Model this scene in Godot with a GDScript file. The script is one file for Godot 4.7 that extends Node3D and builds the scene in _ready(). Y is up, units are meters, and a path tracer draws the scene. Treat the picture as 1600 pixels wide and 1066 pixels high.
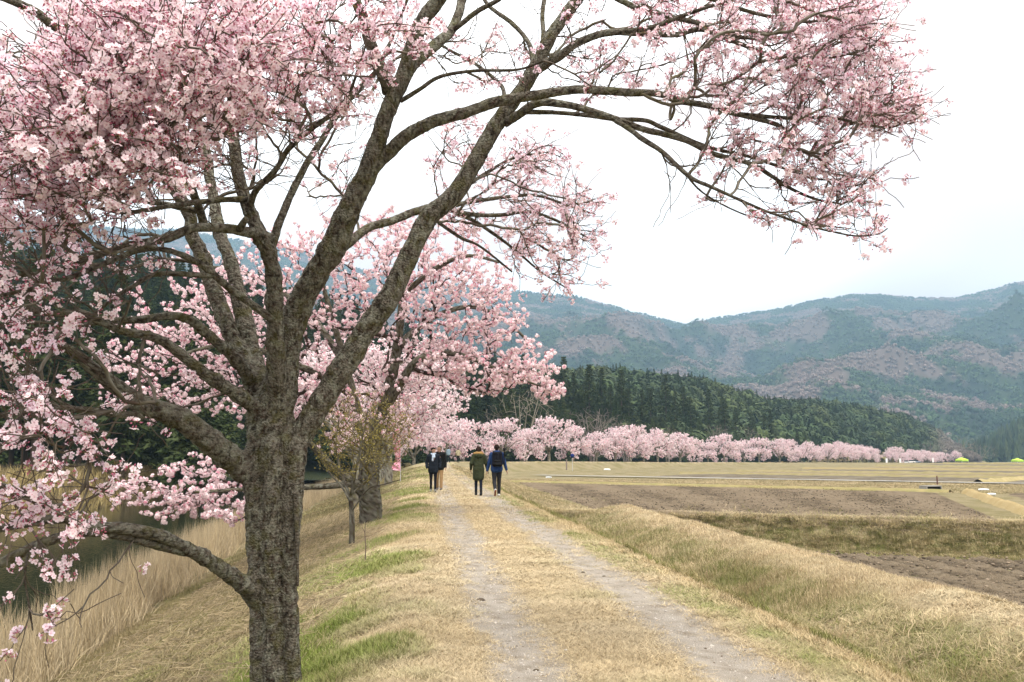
extends Node3D
# A levee path between a river and winter paddies, lined with blossoming cherry trees, under a bright overcast sky.

const F := 1400.0                      # focal length in pixels of the 1600-wide photograph
const YAW := 0.09687                   # the path runs along -z; the camera looks a little to its right
const EYE := Vector3(0.0, 1.45, 0.0)
const ARC := 0.6807                    # the levee turns right by 39 degrees ...
const ARC_R := 45.0                    # ... on this radius
const ARC_S := 100.0                   # ... after this many metres
const MID := 1.3                       # x of the levee's centre line
const WATER := -2.6

var cam_b: Basis
var rng := RandomNumberGenerator.new()
var nz := FastNoiseLite.new()          # about one lump per metre
var nf := FastNoiseLite.new()          # fine
var nl := FastNoiseLite.new()          # large
var nr := FastNoiseLite.new()          # ridged, for mountains
var names := {}
var mats := {}


func _ready():
	cam_b = Basis.from_euler(Vector3(atan(177.0 / F), -YAW, 0))
	setup_camera_and_light()
	setup_noise()
	setup_materials()
	build_ground()
	build_hills()
	build_path()
	build_fields()
	build_water()
	build_near_cherry()
	build_second_cherry()
	build_cherry_rows()
	build_background_trees()
	build_left_bank_plants()
	build_people()
	build_small_things()
	build_grass()


func setup_camera_and_light():
	var cam := Camera3D.new()
	cam.name = "camera"
	cam.fov = rad_to_deg(2.0 * atan(533.0 / F))
	cam.near = 0.1
	cam.far = 9000.0
	cam.transform = Transform3D(cam_b, EYE)
	add_child(cam)
	cam.current = true
	var sun := DirectionalLight3D.new()
	sun.name = "sun"
	sun.light_energy = 0.45
	sun.light_angular_distance = 20.0
	sun.light_color = Color(1.0, 0.97, 0.92)
	sun.shadow_enabled = true
	sun.rotation = Vector3(deg_to_rad(-58), deg_to_rad(28), 0)
	add_child(sun)
	var env := Environment.new()
	env.background_mode = Environment.BG_SKY
	var sky := Sky.new()
	var pan := PanoramaSkyMaterial.new()
	pan.panorama = overcast()
	sky.sky_material = pan
	env.sky = sky
	env.background_energy_multiplier = 1.0
	env.tonemap_mode = Environment.TONE_MAPPER_LINEAR
	env.tonemap_exposure = 2.2
	env.fog_enabled = true
	env.fog_density = 0.00019
	env.fog_light_color = Color(0.72, 0.88, 1.0)
	env.sdfgi_enabled = true
	env.ssao_enabled = true
	env.ssil_enabled = true
	var we := WorldEnvironment.new()
	we.name = "world_environment"
	we.environment = env
	add_child(we)


func overcast() -> ImageTexture:
	# a closed cloud deck, brighter towards the zenith, with faint bluish thin places
	var w := 512
	var h := 256
	var im := Image.create(w, h, false, Image.FORMAT_RGBF)
	var n := FastNoiseLite.new()
	n.seed = 5
	n.noise_type = FastNoiseLite.TYPE_SIMPLEX_SMOOTH
	n.frequency = 1.15
	n.fractal_octaves = 5
	n.fractal_gain = 0.5
	for y in h:
		var el := (0.5 - (y + 0.5) / h) * PI
		for x in w:
			var az := (x + 0.5) / w * TAU
			var se := maxf(sin(el), 0.0)
			var lum := 0.57 + 1.28 * se
			var p := Vector3(cos(az) * cos(el), sin(el) * 2.6, sin(az) * cos(el))
			var k := n.get_noise_3dv(p * 1.5 + Vector3(1.7, 0.3, 4.1))
			var thin := smoothstep(-0.14, 0.36, k)
			var c := Color(1.01, 1.0, 0.99).lerp(Color(0.73, 0.63, 0.595), thin) * lum
			if el < 0:
				c = Color(0.30, 0.29, 0.22)
			im.set_pixel(x, y, c)
	return ImageTexture.create_from_image(im)


func setup_noise():
	for q in [[nz, 11, 0.9, 3], [nf, 12, 6.0, 3], [nl, 13, 0.12, 4]]:
		q[0].seed = q[1]
		q[0].noise_type = FastNoiseLite.TYPE_SIMPLEX_SMOOTH
		q[0].frequency = q[2]
		q[0].fractal_octaves = q[3]
	nr.seed = 21
	nr.noise_type = FastNoiseLite.TYPE_SIMPLEX_SMOOTH
	nr.fractal_type = FastNoiseLite.FRACTAL_RIDGED
	nr.frequency = 0.0011
	nr.fractal_octaves = 4


# ---------------------------------------------------------------- naming
func numbered(called: String) -> String:
	if not names.has(called):
		names[called] = 0
		return called
	names[called] += 1
	return "%s_%03d" % [called, names[called]]


func tag(o: Node, label: String, category := "", group := "", kind := "") -> Node:
	if label: o.set_meta("label", label)
	if category: o.set_meta("category", category)
	if group: o.set_meta("group", group)
	if kind: o.set_meta("kind", kind)
	return o


func thing(called: String, label: String, category: String, where := Vector3.ZERO, turn := 0.0, group := "") -> Node3D:
	var o := Node3D.new()
	o.name = numbered(called)
	add_child(o)
	o.position = where
	o.rotation.y = turn
	tag(o, label, category, group)
	return o


func obj(called: String, mesh: Mesh, m: Material, parent: Node = null, where := Vector3.ZERO) -> MeshInstance3D:
	var o := MeshInstance3D.new()
	o.mesh = mesh
	if m: o.material_override = null
	for s in mesh.get_surface_count():
		o.set_surface_override_material(s, m)
	o.position = where
	if parent == null:
		o.name = numbered(called)
		add_child(o)
	else:
		o.name = called
		var k := 0
		while parent.has_node(NodePath(String(o.name))):
			k += 1
			o.name = "%s_%03d" % [called, k]
		parent.add_child(o)
	return o


func structure(called: String, mesh: Mesh, m: Material, label := "") -> MeshInstance3D:
	var o := obj(called, mesh, m)
	tag(o, label, "", "", "structure")
	return o


func dup(root: Node3D, where: Vector3, turn: float, label: String, size := 1.0) -> Node3D:
	var r: Node3D = root.duplicate()
	var base := String(root.name)
	var rx := RegEx.create_from_string("_\\d{3}$")
	r.name = numbered(rx.sub(base, ""))
	add_child(r)
	r.position = where
	r.rotation.y = turn
	r.scale = Vector3.ONE * size
	r.set_meta("label", label)
	return r


func scatter(called: String, mesh: Mesh, m: Material, xf: Array, cols: PackedColorArray, label := "", parent: Node = null, category := "") -> MultiMeshInstance3D:
	var mm := MultiMesh.new()
	mm.transform_format = MultiMesh.TRANSFORM_3D
	mm.use_colors = cols.size() > 0
	mm.mesh = mesh
	mm.instance_count = xf.size()
	for i in xf.size():
		var t: Transform3D = xf[i]
		mm.set_instance_transform(i, t)
	if cols.size() > 0:
		for i in xf.size():
			var c: Color = cols[i]
			mm.set_instance_color(i, c)
	var o := MultiMeshInstance3D.new()
	o.multimesh = mm
	o.material_override = m
	if parent == null:
		o.name = numbered(called)
		add_child(o)
	else:
		o.name = called
		parent.add_child(o, true)
	tag(o, label, category, "", "stuff")
	return o


# ---------------------------------------------------------------- geometry helpers
func at(px: float, py: float, d: float) -> Vector3:
	return EYE + cam_b * Vector3((px - 800.0) / F * d, -(py - 533.0) / F * d, -d)


func spot(px: float, py: float) -> Vector3:
	# where the sight line through that pixel meets the ground
	var dir := (at(px, py, 1.0) - EYE)
	var t := 3.0
	var last := t
	while t < 1200.0:
		var p := EYE + dir * t
		if p.y < hgt(p.x, p.z):
			break
		last = t
		t *= 1.01
	for k in 12:
		var m := (t + last) * 0.5
		var p := EYE + dir * m
		if p.y < hgt(p.x, p.z): t = m
		else: last = m
	var q := EYE + dir * t
	return Vector3(q.x, hgt(q.x, q.z), q.z)


class Buf:
	var v := PackedVector3Array()
	var n := PackedVector3Array()
	var c := PackedColorArray()
	var u := PackedVector2Array()
	var i := PackedInt32Array()

	func vert(p: Vector3, nn: Vector3, cc := Color.WHITE) -> int:
		v.append(p)
		n.append(nn)
		c.append(cc)
		return v.size() - 1

	func tri(a: int, b: int, d: int) -> void:
		i.append(a)
		i.append(b)
		i.append(d)

	func flat_tri(a: Vector3, b: Vector3, d: Vector3, cc := Color.WHITE) -> void:
		var nn := (d - a).cross(b - a).normalized()
		var k := v.size()
		v.append(a); v.append(b); v.append(d)
		n.append(nn); n.append(nn); n.append(nn)
		c.append(cc); c.append(cc); c.append(cc)
		i.append(k); i.append(k + 1); i.append(k + 2)

	func flat_quad(a: Vector3, b: Vector3, d: Vector3, e: Vector3, cc := Color.WHITE) -> void:
		flat_tri(a, b, d, cc)
		flat_tri(a, d, e, cc)

	func box(mid: Vector3, size: Vector3, cc := Color.WHITE, bs := Basis.IDENTITY) -> void:
		var h := size * 0.5
		for ax in 3:
			for sg in [-1.0, 1.0]:
				var nn := Vector3.ZERO
				nn[ax] = sg
				var p := Vector3.ZERO
				var q := Vector3.ZERO
				p[(ax + 1) % 3] = 1.0
				q[(ax + 2) % 3] = 1.0
				if sg > 0:
					var sw := p
					p = q
					q = sw
				var k := v.size()
				for e in [[-1, -1], [1, -1], [1, 1], [-1, 1]]:
					v.append(mid + bs * ((nn + p * e[0] + q * e[1]) * h))
					n.append(bs * nn)
					c.append(cc)
				i.append_array(PackedInt32Array([k, k + 1, k + 2, k, k + 2, k + 3]))

	func join(o: Buf, xf := Transform3D.IDENTITY) -> void:
		var k := v.size()
		for j in o.v.size():
			v.append(xf * o.v[j])
			n.append((xf.basis * o.n[j]).normalized())
			c.append(o.c[j])
		for j in o.i: i.append(j + k)

	func smooth() -> void:
		for k in n.size(): n[k] = Vector3.ZERO
		for k in range(0, i.size(), 3):
			var a := i[k]
			var b := i[k + 1]
			var d := i[k + 2]
			var nn := (v[d] - v[a]).cross(v[b] - v[a])
			n[a] += nn
			n[b] += nn
			n[d] += nn
		for k in n.size(): n[k] = n[k].normalized()

	func mesh() -> ArrayMesh:
		var a := []
		a.resize(Mesh.ARRAY_MAX)
		a[Mesh.ARRAY_VERTEX] = v
		a[Mesh.ARRAY_NORMAL] = n
		a[Mesh.ARRAY_COLOR] = c
		if u.size() == v.size(): a[Mesh.ARRAY_TEX_UV] = u
		a[Mesh.ARRAY_INDEX] = i
		var m := ArrayMesh.new()
		m.add_surface_from_arrays(Mesh.PRIMITIVE_TRIANGLES, a)
		return m


func spline(pts: PackedVector3Array, rad: PackedFloat32Array, step: float) -> Array:
	# Catmull-Rom through the points: [points, radii]
	var op := PackedVector3Array()
	var orr := PackedFloat32Array()
	var n := pts.size()
	for k in n - 1:
		var a := pts[maxi(k - 1, 0)]
		var b := pts[k]
		var c := pts[k + 1]
		var d := pts[mini(k + 2, n - 1)]
		var m := maxi(1, int(ceil(b.distance_to(c) / step)))
		for j in m:
			var t := float(j) / m
			op.append(b.cubic_interpolate(c, a, d, t))
			orr.append(lerpf(rad[k], rad[k + 1], t))
	op.append(pts[n - 1])
	orr.append(rad[n - 1])
	return [op, orr]


func tube(b: Buf, pts: PackedVector3Array, rad: PackedFloat32Array, sides: int, rough := 0.0, paint := 0, flat := Color.WHITE) -> void:
	var n := pts.size()
	if n < 2: return
	var t0 := (pts[1] - pts[0]).normalized()
	var side := t0.cross(Vector3(0.31, 0.9, 0.3)).normalized()
	if side.length() < 0.5: side = t0.cross(Vector3.RIGHT).normalized()
	var base := b.v.size()
	for k in n:
		var t := (pts[mini(k + 1, n - 1)] - pts[maxi(k - 1, 0)]).normalized()
		side = (side - t * side.dot(t)).normalized()
		var other := t.cross(side)
		for j in sides:
			var a := TAU * j / sides
			var dir := side * cos(a) + other * sin(a)
			var p := pts[k] + dir * rad[k]
			if rough > 0.0:
				var q := p * 1.0
				var e := nf.get_noise_3d(q.x * 1.6, q.y * 1.1, q.z * 1.6) * 0.6 + nf.get_noise_3d(q.x * 5.0 + 9, q.y * 4.0, q.z * 5.0) * 0.55
				p += dir * rad[k] * rough * e
			b.v.append(p)
			b.n.append(dir)
			b.c.append(bark(p, rad[k]) if paint == 1 else flat)
	for k in n - 1:
		for j in sides:
			var a := base + k * sides + j
			var c := base + k * sides + (j + 1) % sides
			b.tri(a, a + sides, c)
			b.tri(c, a + sides, c + sides)
	# close both ends
	var root := b.vert(pts[0] - t0 * rad[0] * 0.5, -t0, b.c[base])
	for j in sides:
		b.tri(base + j, base + (j + 1) % sides, root)
	var tip := b.vert(pts[n - 1] + (pts[n - 1] - pts[n - 2]).normalized() * rad[n - 1] * 0.6, (pts[n - 1] - pts[n - 2]).normalized(), b.c[b.c.size() - 1])
	for j in sides:
		b.tri(base + (n - 1) * sides + j, tip, base + (n - 1) * sides + (j + 1) % sides)


func bark(p: Vector3, r: float) -> Color:
	# grey-brown bark with patches of pale grey-green lichen, moss and dark wet places
	var a := nz.get_noise_3d(p.x * 3.1, p.y * 2.2, p.z * 3.1)
	var f := nf.get_noise_3d(p.x * 2.2, p.y * 1.9, p.z * 2.2)
	var g := nf.get_noise_3d(p.x * 6.0 + 40.0, p.y * 5.0, p.z * 6.0)
	var c := Color(0.215, 0.196, 0.158).lerp(Color(0.07, 0.044, 0.032), smoothstep(0.0, 0.45, g + a * 0.4))
	var crack := nf.get_noise_3d(p.x * 8.0 + 15.0, p.y * 1.3, p.z * 8.0)
	var band := nf.get_noise_3d(p.x * 1.2, p.y * 9.0 + 30.0, p.z * 1.2)
	var h := nf.get_noise_3d(p.x * 9.0 - 70.0, p.y * 6.0, p.z * 9.0)
	var li := smoothstep(0.02, 0.30, f + a * 0.55)
	c = c.lerp(Color(0.30, 0.30, 0.235), li * 0.8)
	c = c.lerp(Color(0.33, 0.33, 0.27), 0.8 * smoothstep(0.22, 0.42, h + f * 0.3))
	c = c.lerp(Color(0.035, 0.028, 0.020), 0.8 * smoothstep(0.25, 0.45, -h))
	c = c.lerp(Color(0.030, 0.024, 0.018), 0.85 * smoothstep(0.16, 0.36, crack))
	c = c.lerp(Color(0.20, 0.175, 0.135), 0.6 * smoothstep(0.2, 0.4, band))
	var mo := smoothstep(0.12, 0.42, nf.get_noise_3d(p.x * 1.3 - 20.0, p.y * 1.3, p.z * 1.3) + 0.3 * g)
	c = c.lerp(Color(0.125, 0.118, 0.040), mo * 0.55)
	if r < 0.02:
		c = c.lerp(Color(0.062, 0.043, 0.034), clampf(1.0 - r / 0.02, 0, 1) * 0.9)
	return c


func blob(bones: Array, cell: float, k: float, paint := 0, col := Color.WHITE, rough := 0.0) -> Buf:
	# surface nets of smoothly joined tapered capsules [a, b, ra, rb]
	var lo := Vector3.ONE * 1e9
	var hi := -lo
	for q in bones:
		var r := maxf(q[2], q[3]) + k + cell * 2.0
		for e in [q[0], q[1]]:
			lo = lo.min(e - Vector3.ONE * r)
			hi = hi.max(e + Vector3.ONE * r)
	var nx := int((hi.x - lo.x) / cell) + 2
	var ny := int((hi.y - lo.y) / cell) + 2
	var nzz := int((hi.z - lo.z) / cell) + 2
	var g := PackedFloat32Array()
	g.resize(nx * ny * nzz)
	g.fill(1000.0)
	for q in bones:
		var a: Vector3 = q[0]
		var b: Vector3 = q[1]
		var ra: float = q[2]
		var rb: float = q[3]
		var ab := b - a
		var l2 := maxf(ab.length_squared(), 1e-8)
		var pad := maxf(ra, rb) + k + cell * 2.0
		var p0 := ((a.min(b) - Vector3.ONE * pad - lo) / cell).floor()
		var p1 := ((a.max(b) + Vector3.ONE * pad - lo) / cell).ceil()
		for z in range(maxi(0, int(p0.z)), mini(nzz, int(p1.z) + 1)):
			for y in range(maxi(0, int(p0.y)), mini(ny, int(p1.y) + 1)):
				var row := (z * ny + y) * nx
				for x in range(maxi(0, int(p0.x)), mini(nx, int(p1.x) + 1)):
					var p := lo + Vector3(x, y, z) * cell
					var t := clampf((p - a).dot(ab) / l2, 0.0, 1.0)
					var d := p.distance_to(a + ab * t) - (ra + (rb - ra) * t)
					if d > pad: continue
					var o := g[row + x]
					var h := k - absf(o - d)
					g[row + x] = minf(o, d) - (h * h * 0.25 / k if h > 0.0 else 0.0)
	var out := Buf.new()
	var idx := {}
	var st := [1, nx, nx * ny]
	for z in nzz - 1:
		for y in ny - 1:
			var row := (z * ny + y) * nx
			for x in nx - 1:
				var o := row + x
				var v0 := g[o]
				if absf(v0) > cell * 2.5: continue
				var s := 0
				var f := [v0, g[o + 1], g[o + nx], g[o + nx + 1], g[o + st[2]], g[o + st[2] + 1], g[o + st[2] + nx], g[o + st[2] + nx + 1]]
				for e in 8:
					if f[e] < 0.0: s += 1
				if s == 0 or s == 8: continue
				var sum := Vector3.ZERO
				var cnt := 0
				for e in [[0, 1], [2, 3], [4, 5], [6, 7], [0, 2], [1, 3], [4, 6], [5, 7], [0, 4], [1, 5], [2, 6], [3, 7]]:
					var fa: float = f[e[0]]
					var fb: float = f[e[1]]
					if (fa < 0.0) != (fb < 0.0):
						var t := fa / (fa - fb)
						var pa := Vector3(e[0] & 1, (e[0] >> 1) & 1, e[0] >> 2)
						var pb := Vector3(e[1] & 1, (e[1] >> 1) & 1, e[1] >> 2)
						sum += pa.lerp(pb, t)
						cnt += 1
				idx[o] = out.v.size()
				out.vert(lo + (Vector3(x, y, z) + sum / cnt) * cell, Vector3.UP, col)
	for o in idx:
		var v0 := g[o]
		for ax in 3:
			var v1 := g[o + st[ax]]
			if (v0 < 0.0) == (v1 < 0.0): continue
			var s1: int = st[(ax + 1) % 3]
			var s2: int = st[(ax + 2) % 3]
			var a = idx.get(o)
			var b = idx.get(o - s1)
			var c = idx.get(o - s1 - s2)
			var d = idx.get(o - s2)
			if a == null or b == null or c == null or d == null: continue
			if v0 < 0.0:
				out.tri(a, d, c)
				out.tri(a, c, b)
			else:
				out.tri(a, c, d)
				out.tri(a, b, c)
	out.smooth()
	if rough > 0.0 or paint == 1:
		for j in out.v.size():
			var p := out.v[j]
			if rough > 0.0:
				var e := nf.get_noise_3d(p.x * 1.5, p.y * 0.9, p.z * 1.5) * 0.8 + nf.get_noise_3d(p.x * 4.0 + 9, p.y * 3.0, p.z * 4.0) * 0.7
				out.v[j] = p + out.n[j] * rough * e
			if paint == 1:
				out.c[j] = bark(p, 0.2)
		out.smooth()
	return out


# ---------------------------------------------------------------- terrain
func table(t: Array, x: float) -> float:
	if x <= t[0][0]: return t[0][1]
	for k in t.size() - 1:
		if x <= t[k + 1][0]:
			var f: float = (x - t[k][0]) / (t[k + 1][0] - t[k][0])
			return lerpf(t[k][1], t[k + 1][1], f * f * (3.0 - 2.0 * f) * 0.5 + f * 0.5)
	return t[t.size() - 1][1]


func lev(x: float, z: float) -> Vector2:
	# (metres along the levee, metres to the right of its centre line)
	if z > -ARC_S:
		return Vector2(-z, x - MID)
	var c := Vector2(MID + ARC_R, -ARC_S)
	var d := Vector2(x, z) - c
	var a := atan2(-d.y, -d.x)
	if a >= 0.0 and a < ARC:
		return Vector2(ARC_S + a * ARC_R, ARC_R - d.length())
	var e := Vector2(MID + ARC_R * (1.0 - cos(ARC)), -ARC_S - ARC_R * sin(ARC))
	var q := Vector2(x, z) - e
	return Vector2(ARC_S + ARC * ARC_R + q.dot(Vector2(sin(ARC), -cos(ARC))), q.dot(Vector2(cos(ARC), sin(ARC))))


func from_lev(s: float, u: float) -> Vector2:
	if s < ARC_S: return Vector2(MID + u, -s)
	var a := minf((s - ARC_S) / ARC_R, ARC)
	var c := Vector2(MID + ARC_R, -ARC_S)
	var p := c + Vector2(-cos(a), -sin(a)) * (ARC_R - u)
	var more := s - ARC_S - ARC * ARC_R
	if more > 0.0: p += Vector2(sin(ARC), -cos(ARC)) * more
	return p


const CREST := [[30.0, 0.0], [70.0, 0.2], [110.0, 0.52], [140.0, 0.35], [205.0, -0.25], [280.0, -0.88], [370.0, -1.65], [510.0, -2.85], [700.0, -4.6]]


func smax(a: float, b: float, k: float) -> float:
	var h := maxf(k - absf(a - b), 0.0)
	return maxf(a, b) + h * h * 0.25 / k


func z_edge(x: float) -> float:
	return -38.3 + (x - 5.95) * 0.543


func field_level(x: float, z: float) -> float:
	var d := sqrt(x * x + z * z)
	var h := minf(-0.9, 1.45 - 0.0086 * d) if d < 700.0 else -4.57
	var e := z - z_edge(x)
	return h - 1.15 * smoothstep(0.0, 1.7, e)


func hgt(x: float, z: float) -> float:
	var su := lev(x, z)
	var u := su.y
	var top := table(CREST, su.x)
	var bump := 0.025 * nz.get_noise_2d(x, z) + 0.05 * nl.get_noise_2d(x * 2.0, z * 2.0)
	if u < -1.3:
		var t := -u - 1.3
		var h := top - lerpf(0.42, 0.325, smoothstep(8.0, 42.0, su.x)) * (sqrt(t * t + 0.5) - 0.7071)
		if u < -6.5:
			h = smax(h, -3.6, 0.5)
			if u < -23.0:
				h += 2.9 * smoothstep(23.0, 31.0, -u) + 0.8 * smoothstep(31.0, 42.0, -u)
		return h + bump * 1.4
	if u < 1.75:
		var rut := exp(-pow((u + 0.6) / 0.24, 2.0)) + exp(-pow((u - 0.87) / 0.24, 2.0))
		return top - 0.035 * rut + bump * 0.5
	if u > 8.0: bump *= 0.35
	var t2 := u - 1.75
	var e := z - z_edge(x)
	var near := smoothstep(-2.0, 2.5, e)
	var fl := field_level(x, z)
	var hs := top - lerpf(0.30, 1.0, near) * (sqrt(t2 * t2 + 0.06) - 0.245)
	var h := smax(hs, fl, 0.25)
	if e > -1.0 and x < 14.0:
		var m := absf(x - 7.7)
		var crest := -0.58 - 0.38 * (sqrt(m * m + 0.3) - 0.55) - (0.30 * maxf(0.0, x - 8.0))
		crest -= 0.8 * (1.0 - smoothstep(-1.0, 3.0, e))
		h = smax(h, crest + bump, 0.3)
	return h + bump


func track_w(s: float, k: int) -> float:
	return 0.215 + 0.08 * nz.get_noise_2d(s * 0.7, 50.0 * k) + 0.05 * nf.get_noise_2d(s * 0.5, 70.0 * k)


func track_u(s: float, k: int) -> float:
	return (-0.6 if k == 0 else 0.87) + 0.07 * nz.get_noise_2d(s * 0.25, 9.0 + 30.0 * k)


const DRY := Color(0.55, 0.445, 0.275)
const STRAW := Color(0.62, 0.52, 0.35)
const GREEN := Color(0.170, 0.235, 0.035)
const OLIVE := Color(0.185, 0.175, 0.070)
const BROWN := Color(0.225, 0.170, 0.095)


func cover(x: float, z: float) -> Color:
	# the colour of the sward; alpha = how tall it stands, 0..1
	var su := lev(x, z)
	var u := su.y
	var s := su.x
	var a := nz.get_noise_2d(x * 0.8, z * 0.8)
	var b := nl.get_noise_2d(x * 2.6 + 90.0, z * 2.6)
	var f := nf.get_noise_2d(x * 0.7, z * 0.7)
	var c := DRY.lerp(STRAW, clampf(0.4 + a * 0.8 + f * 0.4, 0, 1))
	c = c.lerp(BROWN, 0.35 * smoothstep(0.1, 0.6, f))
	var tall := 0.10
	if u < -1.0:
		# shoulder and slope towards the river: fresh green on the shoulder, cut straw below
		var sh := smoothstep(-1.0, -1.7, u) * smoothstep(-3.6, -2.2, u)
		var g := sh * smoothstep(-0.10, 0.40, b + a * 0.6 + 0.05)
		if s < 10.0: g = maxf(g, smoothstep(-1.5, -2.1, u) * smoothstep(-3.3, -2.6, u) * 1.1 * smoothstep(-0.4, 0.1, a + 0.1))
		var low := smoothstep(-2.2, -3.6, u)
		c = c.lerp(Color(0.125, 0.112, 0.046).lerp(Color(0.32, 0.25, 0.14), clampf(0.5 + f * 1.5 + a * 0.6, 0, 1)), low * 0.9)
		c = c.lerp(GREEN, g * 0.85)
		c = c.lerp(GREEN * 0.8, low * 0.45 * smoothstep(0.12, 0.5, a + f * 0.6))
		tall = 0.14 + 0.40 * g + 0.30 * low
		if u < -22.0:
			c = Color(0.36, 0.285, 0.13).lerp(BROWN, clampf(0.4 + a, 0, 1))
			if u < -36.0: c = Color(0.045, 0.04, 0.022)
			tall = 1.0
	elif u > 1.35:
		var e := z - z_edge(x)
		var g2 := smoothstep(1.2, 1.35, u) * smoothstep(1.75, 1.5, u) * smoothstep(-0.32, 0.2, b + a * 0.6)
		var rim := smoothstep(1.55, 1.75, u) * smoothstep(2.15, 1.95, u)
		c = c.lerp(Color(0.58, 0.46, 0.27), rim * 0.7)
		tall = 0.12 + 0.12 * rim
		c = c.lerp(GREEN.lerp(DRY, 0.15), g2 * 0.85)
		if u > 1.9:
			if e > -0.5:
				var crest := smoothstep(1.5, 0.6, absf(x - 7.9))
				c = c.lerp(STRAW, 0.5 * crest)
				var gg := smoothstep(-0.60, 0.10, a * 0.6 + b * 0.3 + f * 0.9) * (1.0 - crest * 0.9)
				c = c.lerp(Color(0.150, 0.175, 0.040), gg * 0.9)
				c = c.lerp(Color(0.40, 0.285, 0.165), 0.5 * smoothstep(0.2, 0.55, nz.get_noise_2d(x * 1.1 + 33.0, z * 1.1)))
				tall = lerpf(0.52, 0.24, crest) if e > 2.0 else 0.34 + 0.3 * gg * smoothstep(0.2, 1.0, e)
				if e < 0.6: c = c.lerp(STRAW, 0.7)
			else:
				var gg := smoothstep(-0.25, 0.45, b + a * 0.5)
				c = c.lerp(Color(0.27, 0.235, 0.125), 0.72)
				c = c.lerp(Color(0.225, 0.20, 0.085), gg * 0.8)
				tall = 0.4
	else:
		c = c.lerp(GREEN.lerp(DRY, 0.45), 0.45 * smoothstep(0.18, 0.5, a * 0.7 + b * 0.5))
	c.a = tall
	return c


func build_ground():
	var b := Buf.new()
	var az := PackedFloat32Array()
	var a := -75.0
	while a < 66.0:
		az.append(deg_to_rad(a))
		a += 0.15 if a > -27.0 and a < 38.0 else 1.2
	var rs := PackedFloat32Array()
	var r := 2.2
	while r < 1150.0:
		rs.append(r)
		r *= 1.0115 if r > 5.0 else 1.05
	var n := az.size()
	for j in rs.size():
		for k in n:
			var x := rs[j] * sin(az[k])
			var z := -rs[j] * cos(az[k])
			var c := cover(x, z)
			var h := hgt(x, z)
			if rs[j] < 60.0:
				h += 0.012 * nf.get_noise_2d(x * 1.4, z * 1.4)
			c.a = 1.0
			b.v.append(Vector3(x, h, z))
			b.n.append(Vector3.UP)
			b.c.append(c * Color(0.86, 0.86, 0.86))
	for j in rs.size() - 1:
		for k in n - 1:
			var o := j * n + k
			b.i.append(o); b.i.append(o + n); b.i.append(o + 1)
			b.i.append(o + 1); b.i.append(o + n); b.i.append(o + n + 1)
	b.smooth()
	structure("ground", b.mesh(), mats.ground, "dry grassy levee and flat land on both sides of the path")


const RIDGE_A := [[-400.0, 420.0], [0.0, 470.0], [300.0, 505.0], [500.0, 560.0], [700.0, 615.0], [850.0, 652.0], [930.0, 690.0], [1020.0, 718.0]]
const RIDGE_B := [[700.0, 640.0], [800.0, 615.0], [890.0, 616.0], [950.0, 608.0], [1020.0, 615.0], [1100.0, 628.0], [1200.0, 647.0], [1300.0, 652.0], [1400.0, 662.0], [1460.0, 682.0], [1490.0, 704.0], [1525.0, 726.0]]
const RIDGE_C := [[1480.0, 730.0], [1530.0, 708.0], [1570.0, 686.0], [1610.0, 666.0], [1700.0, 635.0], [2000.0, 600.0]]
const RIDGE_M := [[-600.0, 330.0], [-100.0, 335.0], [260.0, 352.0], [430.0, 378.0], [560.0, 415.0], [700.0, 440.0], [800.0, 452.0], [900.0, 460.0], [940.0, 470.0], [1000.0, 488.0], [1075.0, 505.0], [1130.0, 494.0], [1200.0, 484.0], [1300.0, 464.0], [1345.0, 457.0], [1390.0, 457.0], [1440.0, 463.0], [1500.0, 462.0], [1560.0, 450.0], [1600.0, 438.0], [1700.0, 412.0], [2100.0, 400.0]]
const HILL_A := 0
const HILL_B := 1
const HILL_C := 2
const HILL_M := 3


func hill_foot(which: int, px: float) -> float:
	if which == HILL_A: return table([[300.0, 105.0], [600.0, 126.0], [740.0, 165.0], [900.0, 190.0], [1020.0, 225.0]], px)
	if which == HILL_B: return table([[740.0, 200.0], [900.0, 215.0], [1060.0, 240.0], [1240.0, 315.0], [1350.0, 400.0], [1480.0, 545.0], [1540.0, 640.0]], px)
	return 680.0 if which == HILL_C else 950.0


func hill_h(which: int, px: float, r: float) -> float:
	# height of a hill where the bearing is that of column px and the range r
	var tb: Array = [RIDGE_A, RIDGE_B, RIDGE_C, RIDGE_M][which]
	var r0 := hill_foot(which, px)
	var r1: float = r0 + [135.0, 230.0, 220.0, 2250.0][which]
	var ridge := (710.0 - table(tb, px)) / F * r1
	var t := (r - r0) / (r1 - r0)
	var x := (px - 800.0) / F * r
	var foot := minf(-1.5, 1.0 - 0.0086 * r0) if which != HILL_M else -6.0
	if which == HILL_M:
		var rd := nr.get_noise_2d(x + 900.0, r) * 0.5 + 0.5
		var rd2 := nr.get_noise_2d(x * 2.3 - 400.0, r * 1.6 + 300.0)
		var f := t * 0.72 + 0.28 * t * t if t < 1.0 else 1.0 - (t - 1.0) * 1.1
		var w := clampf(t * 1.6, 0, 1) * (1.0 - smoothstep(0.4, 0.88, t)) if t < 1.02 else 0.0
		return foot + ridge * f + (rd - 0.55) * 330.0 * w + rd2 * 30.0 * w + 5.0 * nr.get_noise_2d(x * 5.0, r * 5.0) * clampf(t, 0, 1)
	var f2 := smoothstep(0.0, 1.0, t) if t < 1.0 else 1.0 - (t - 1.0) * 0.8
	return foot + (ridge - foot) * f2 + 0.12 * ridge * nr.get_noise_2d(x * 6.0, r * 6.0) * clampf(t * 2.0, 0, 1)


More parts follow.
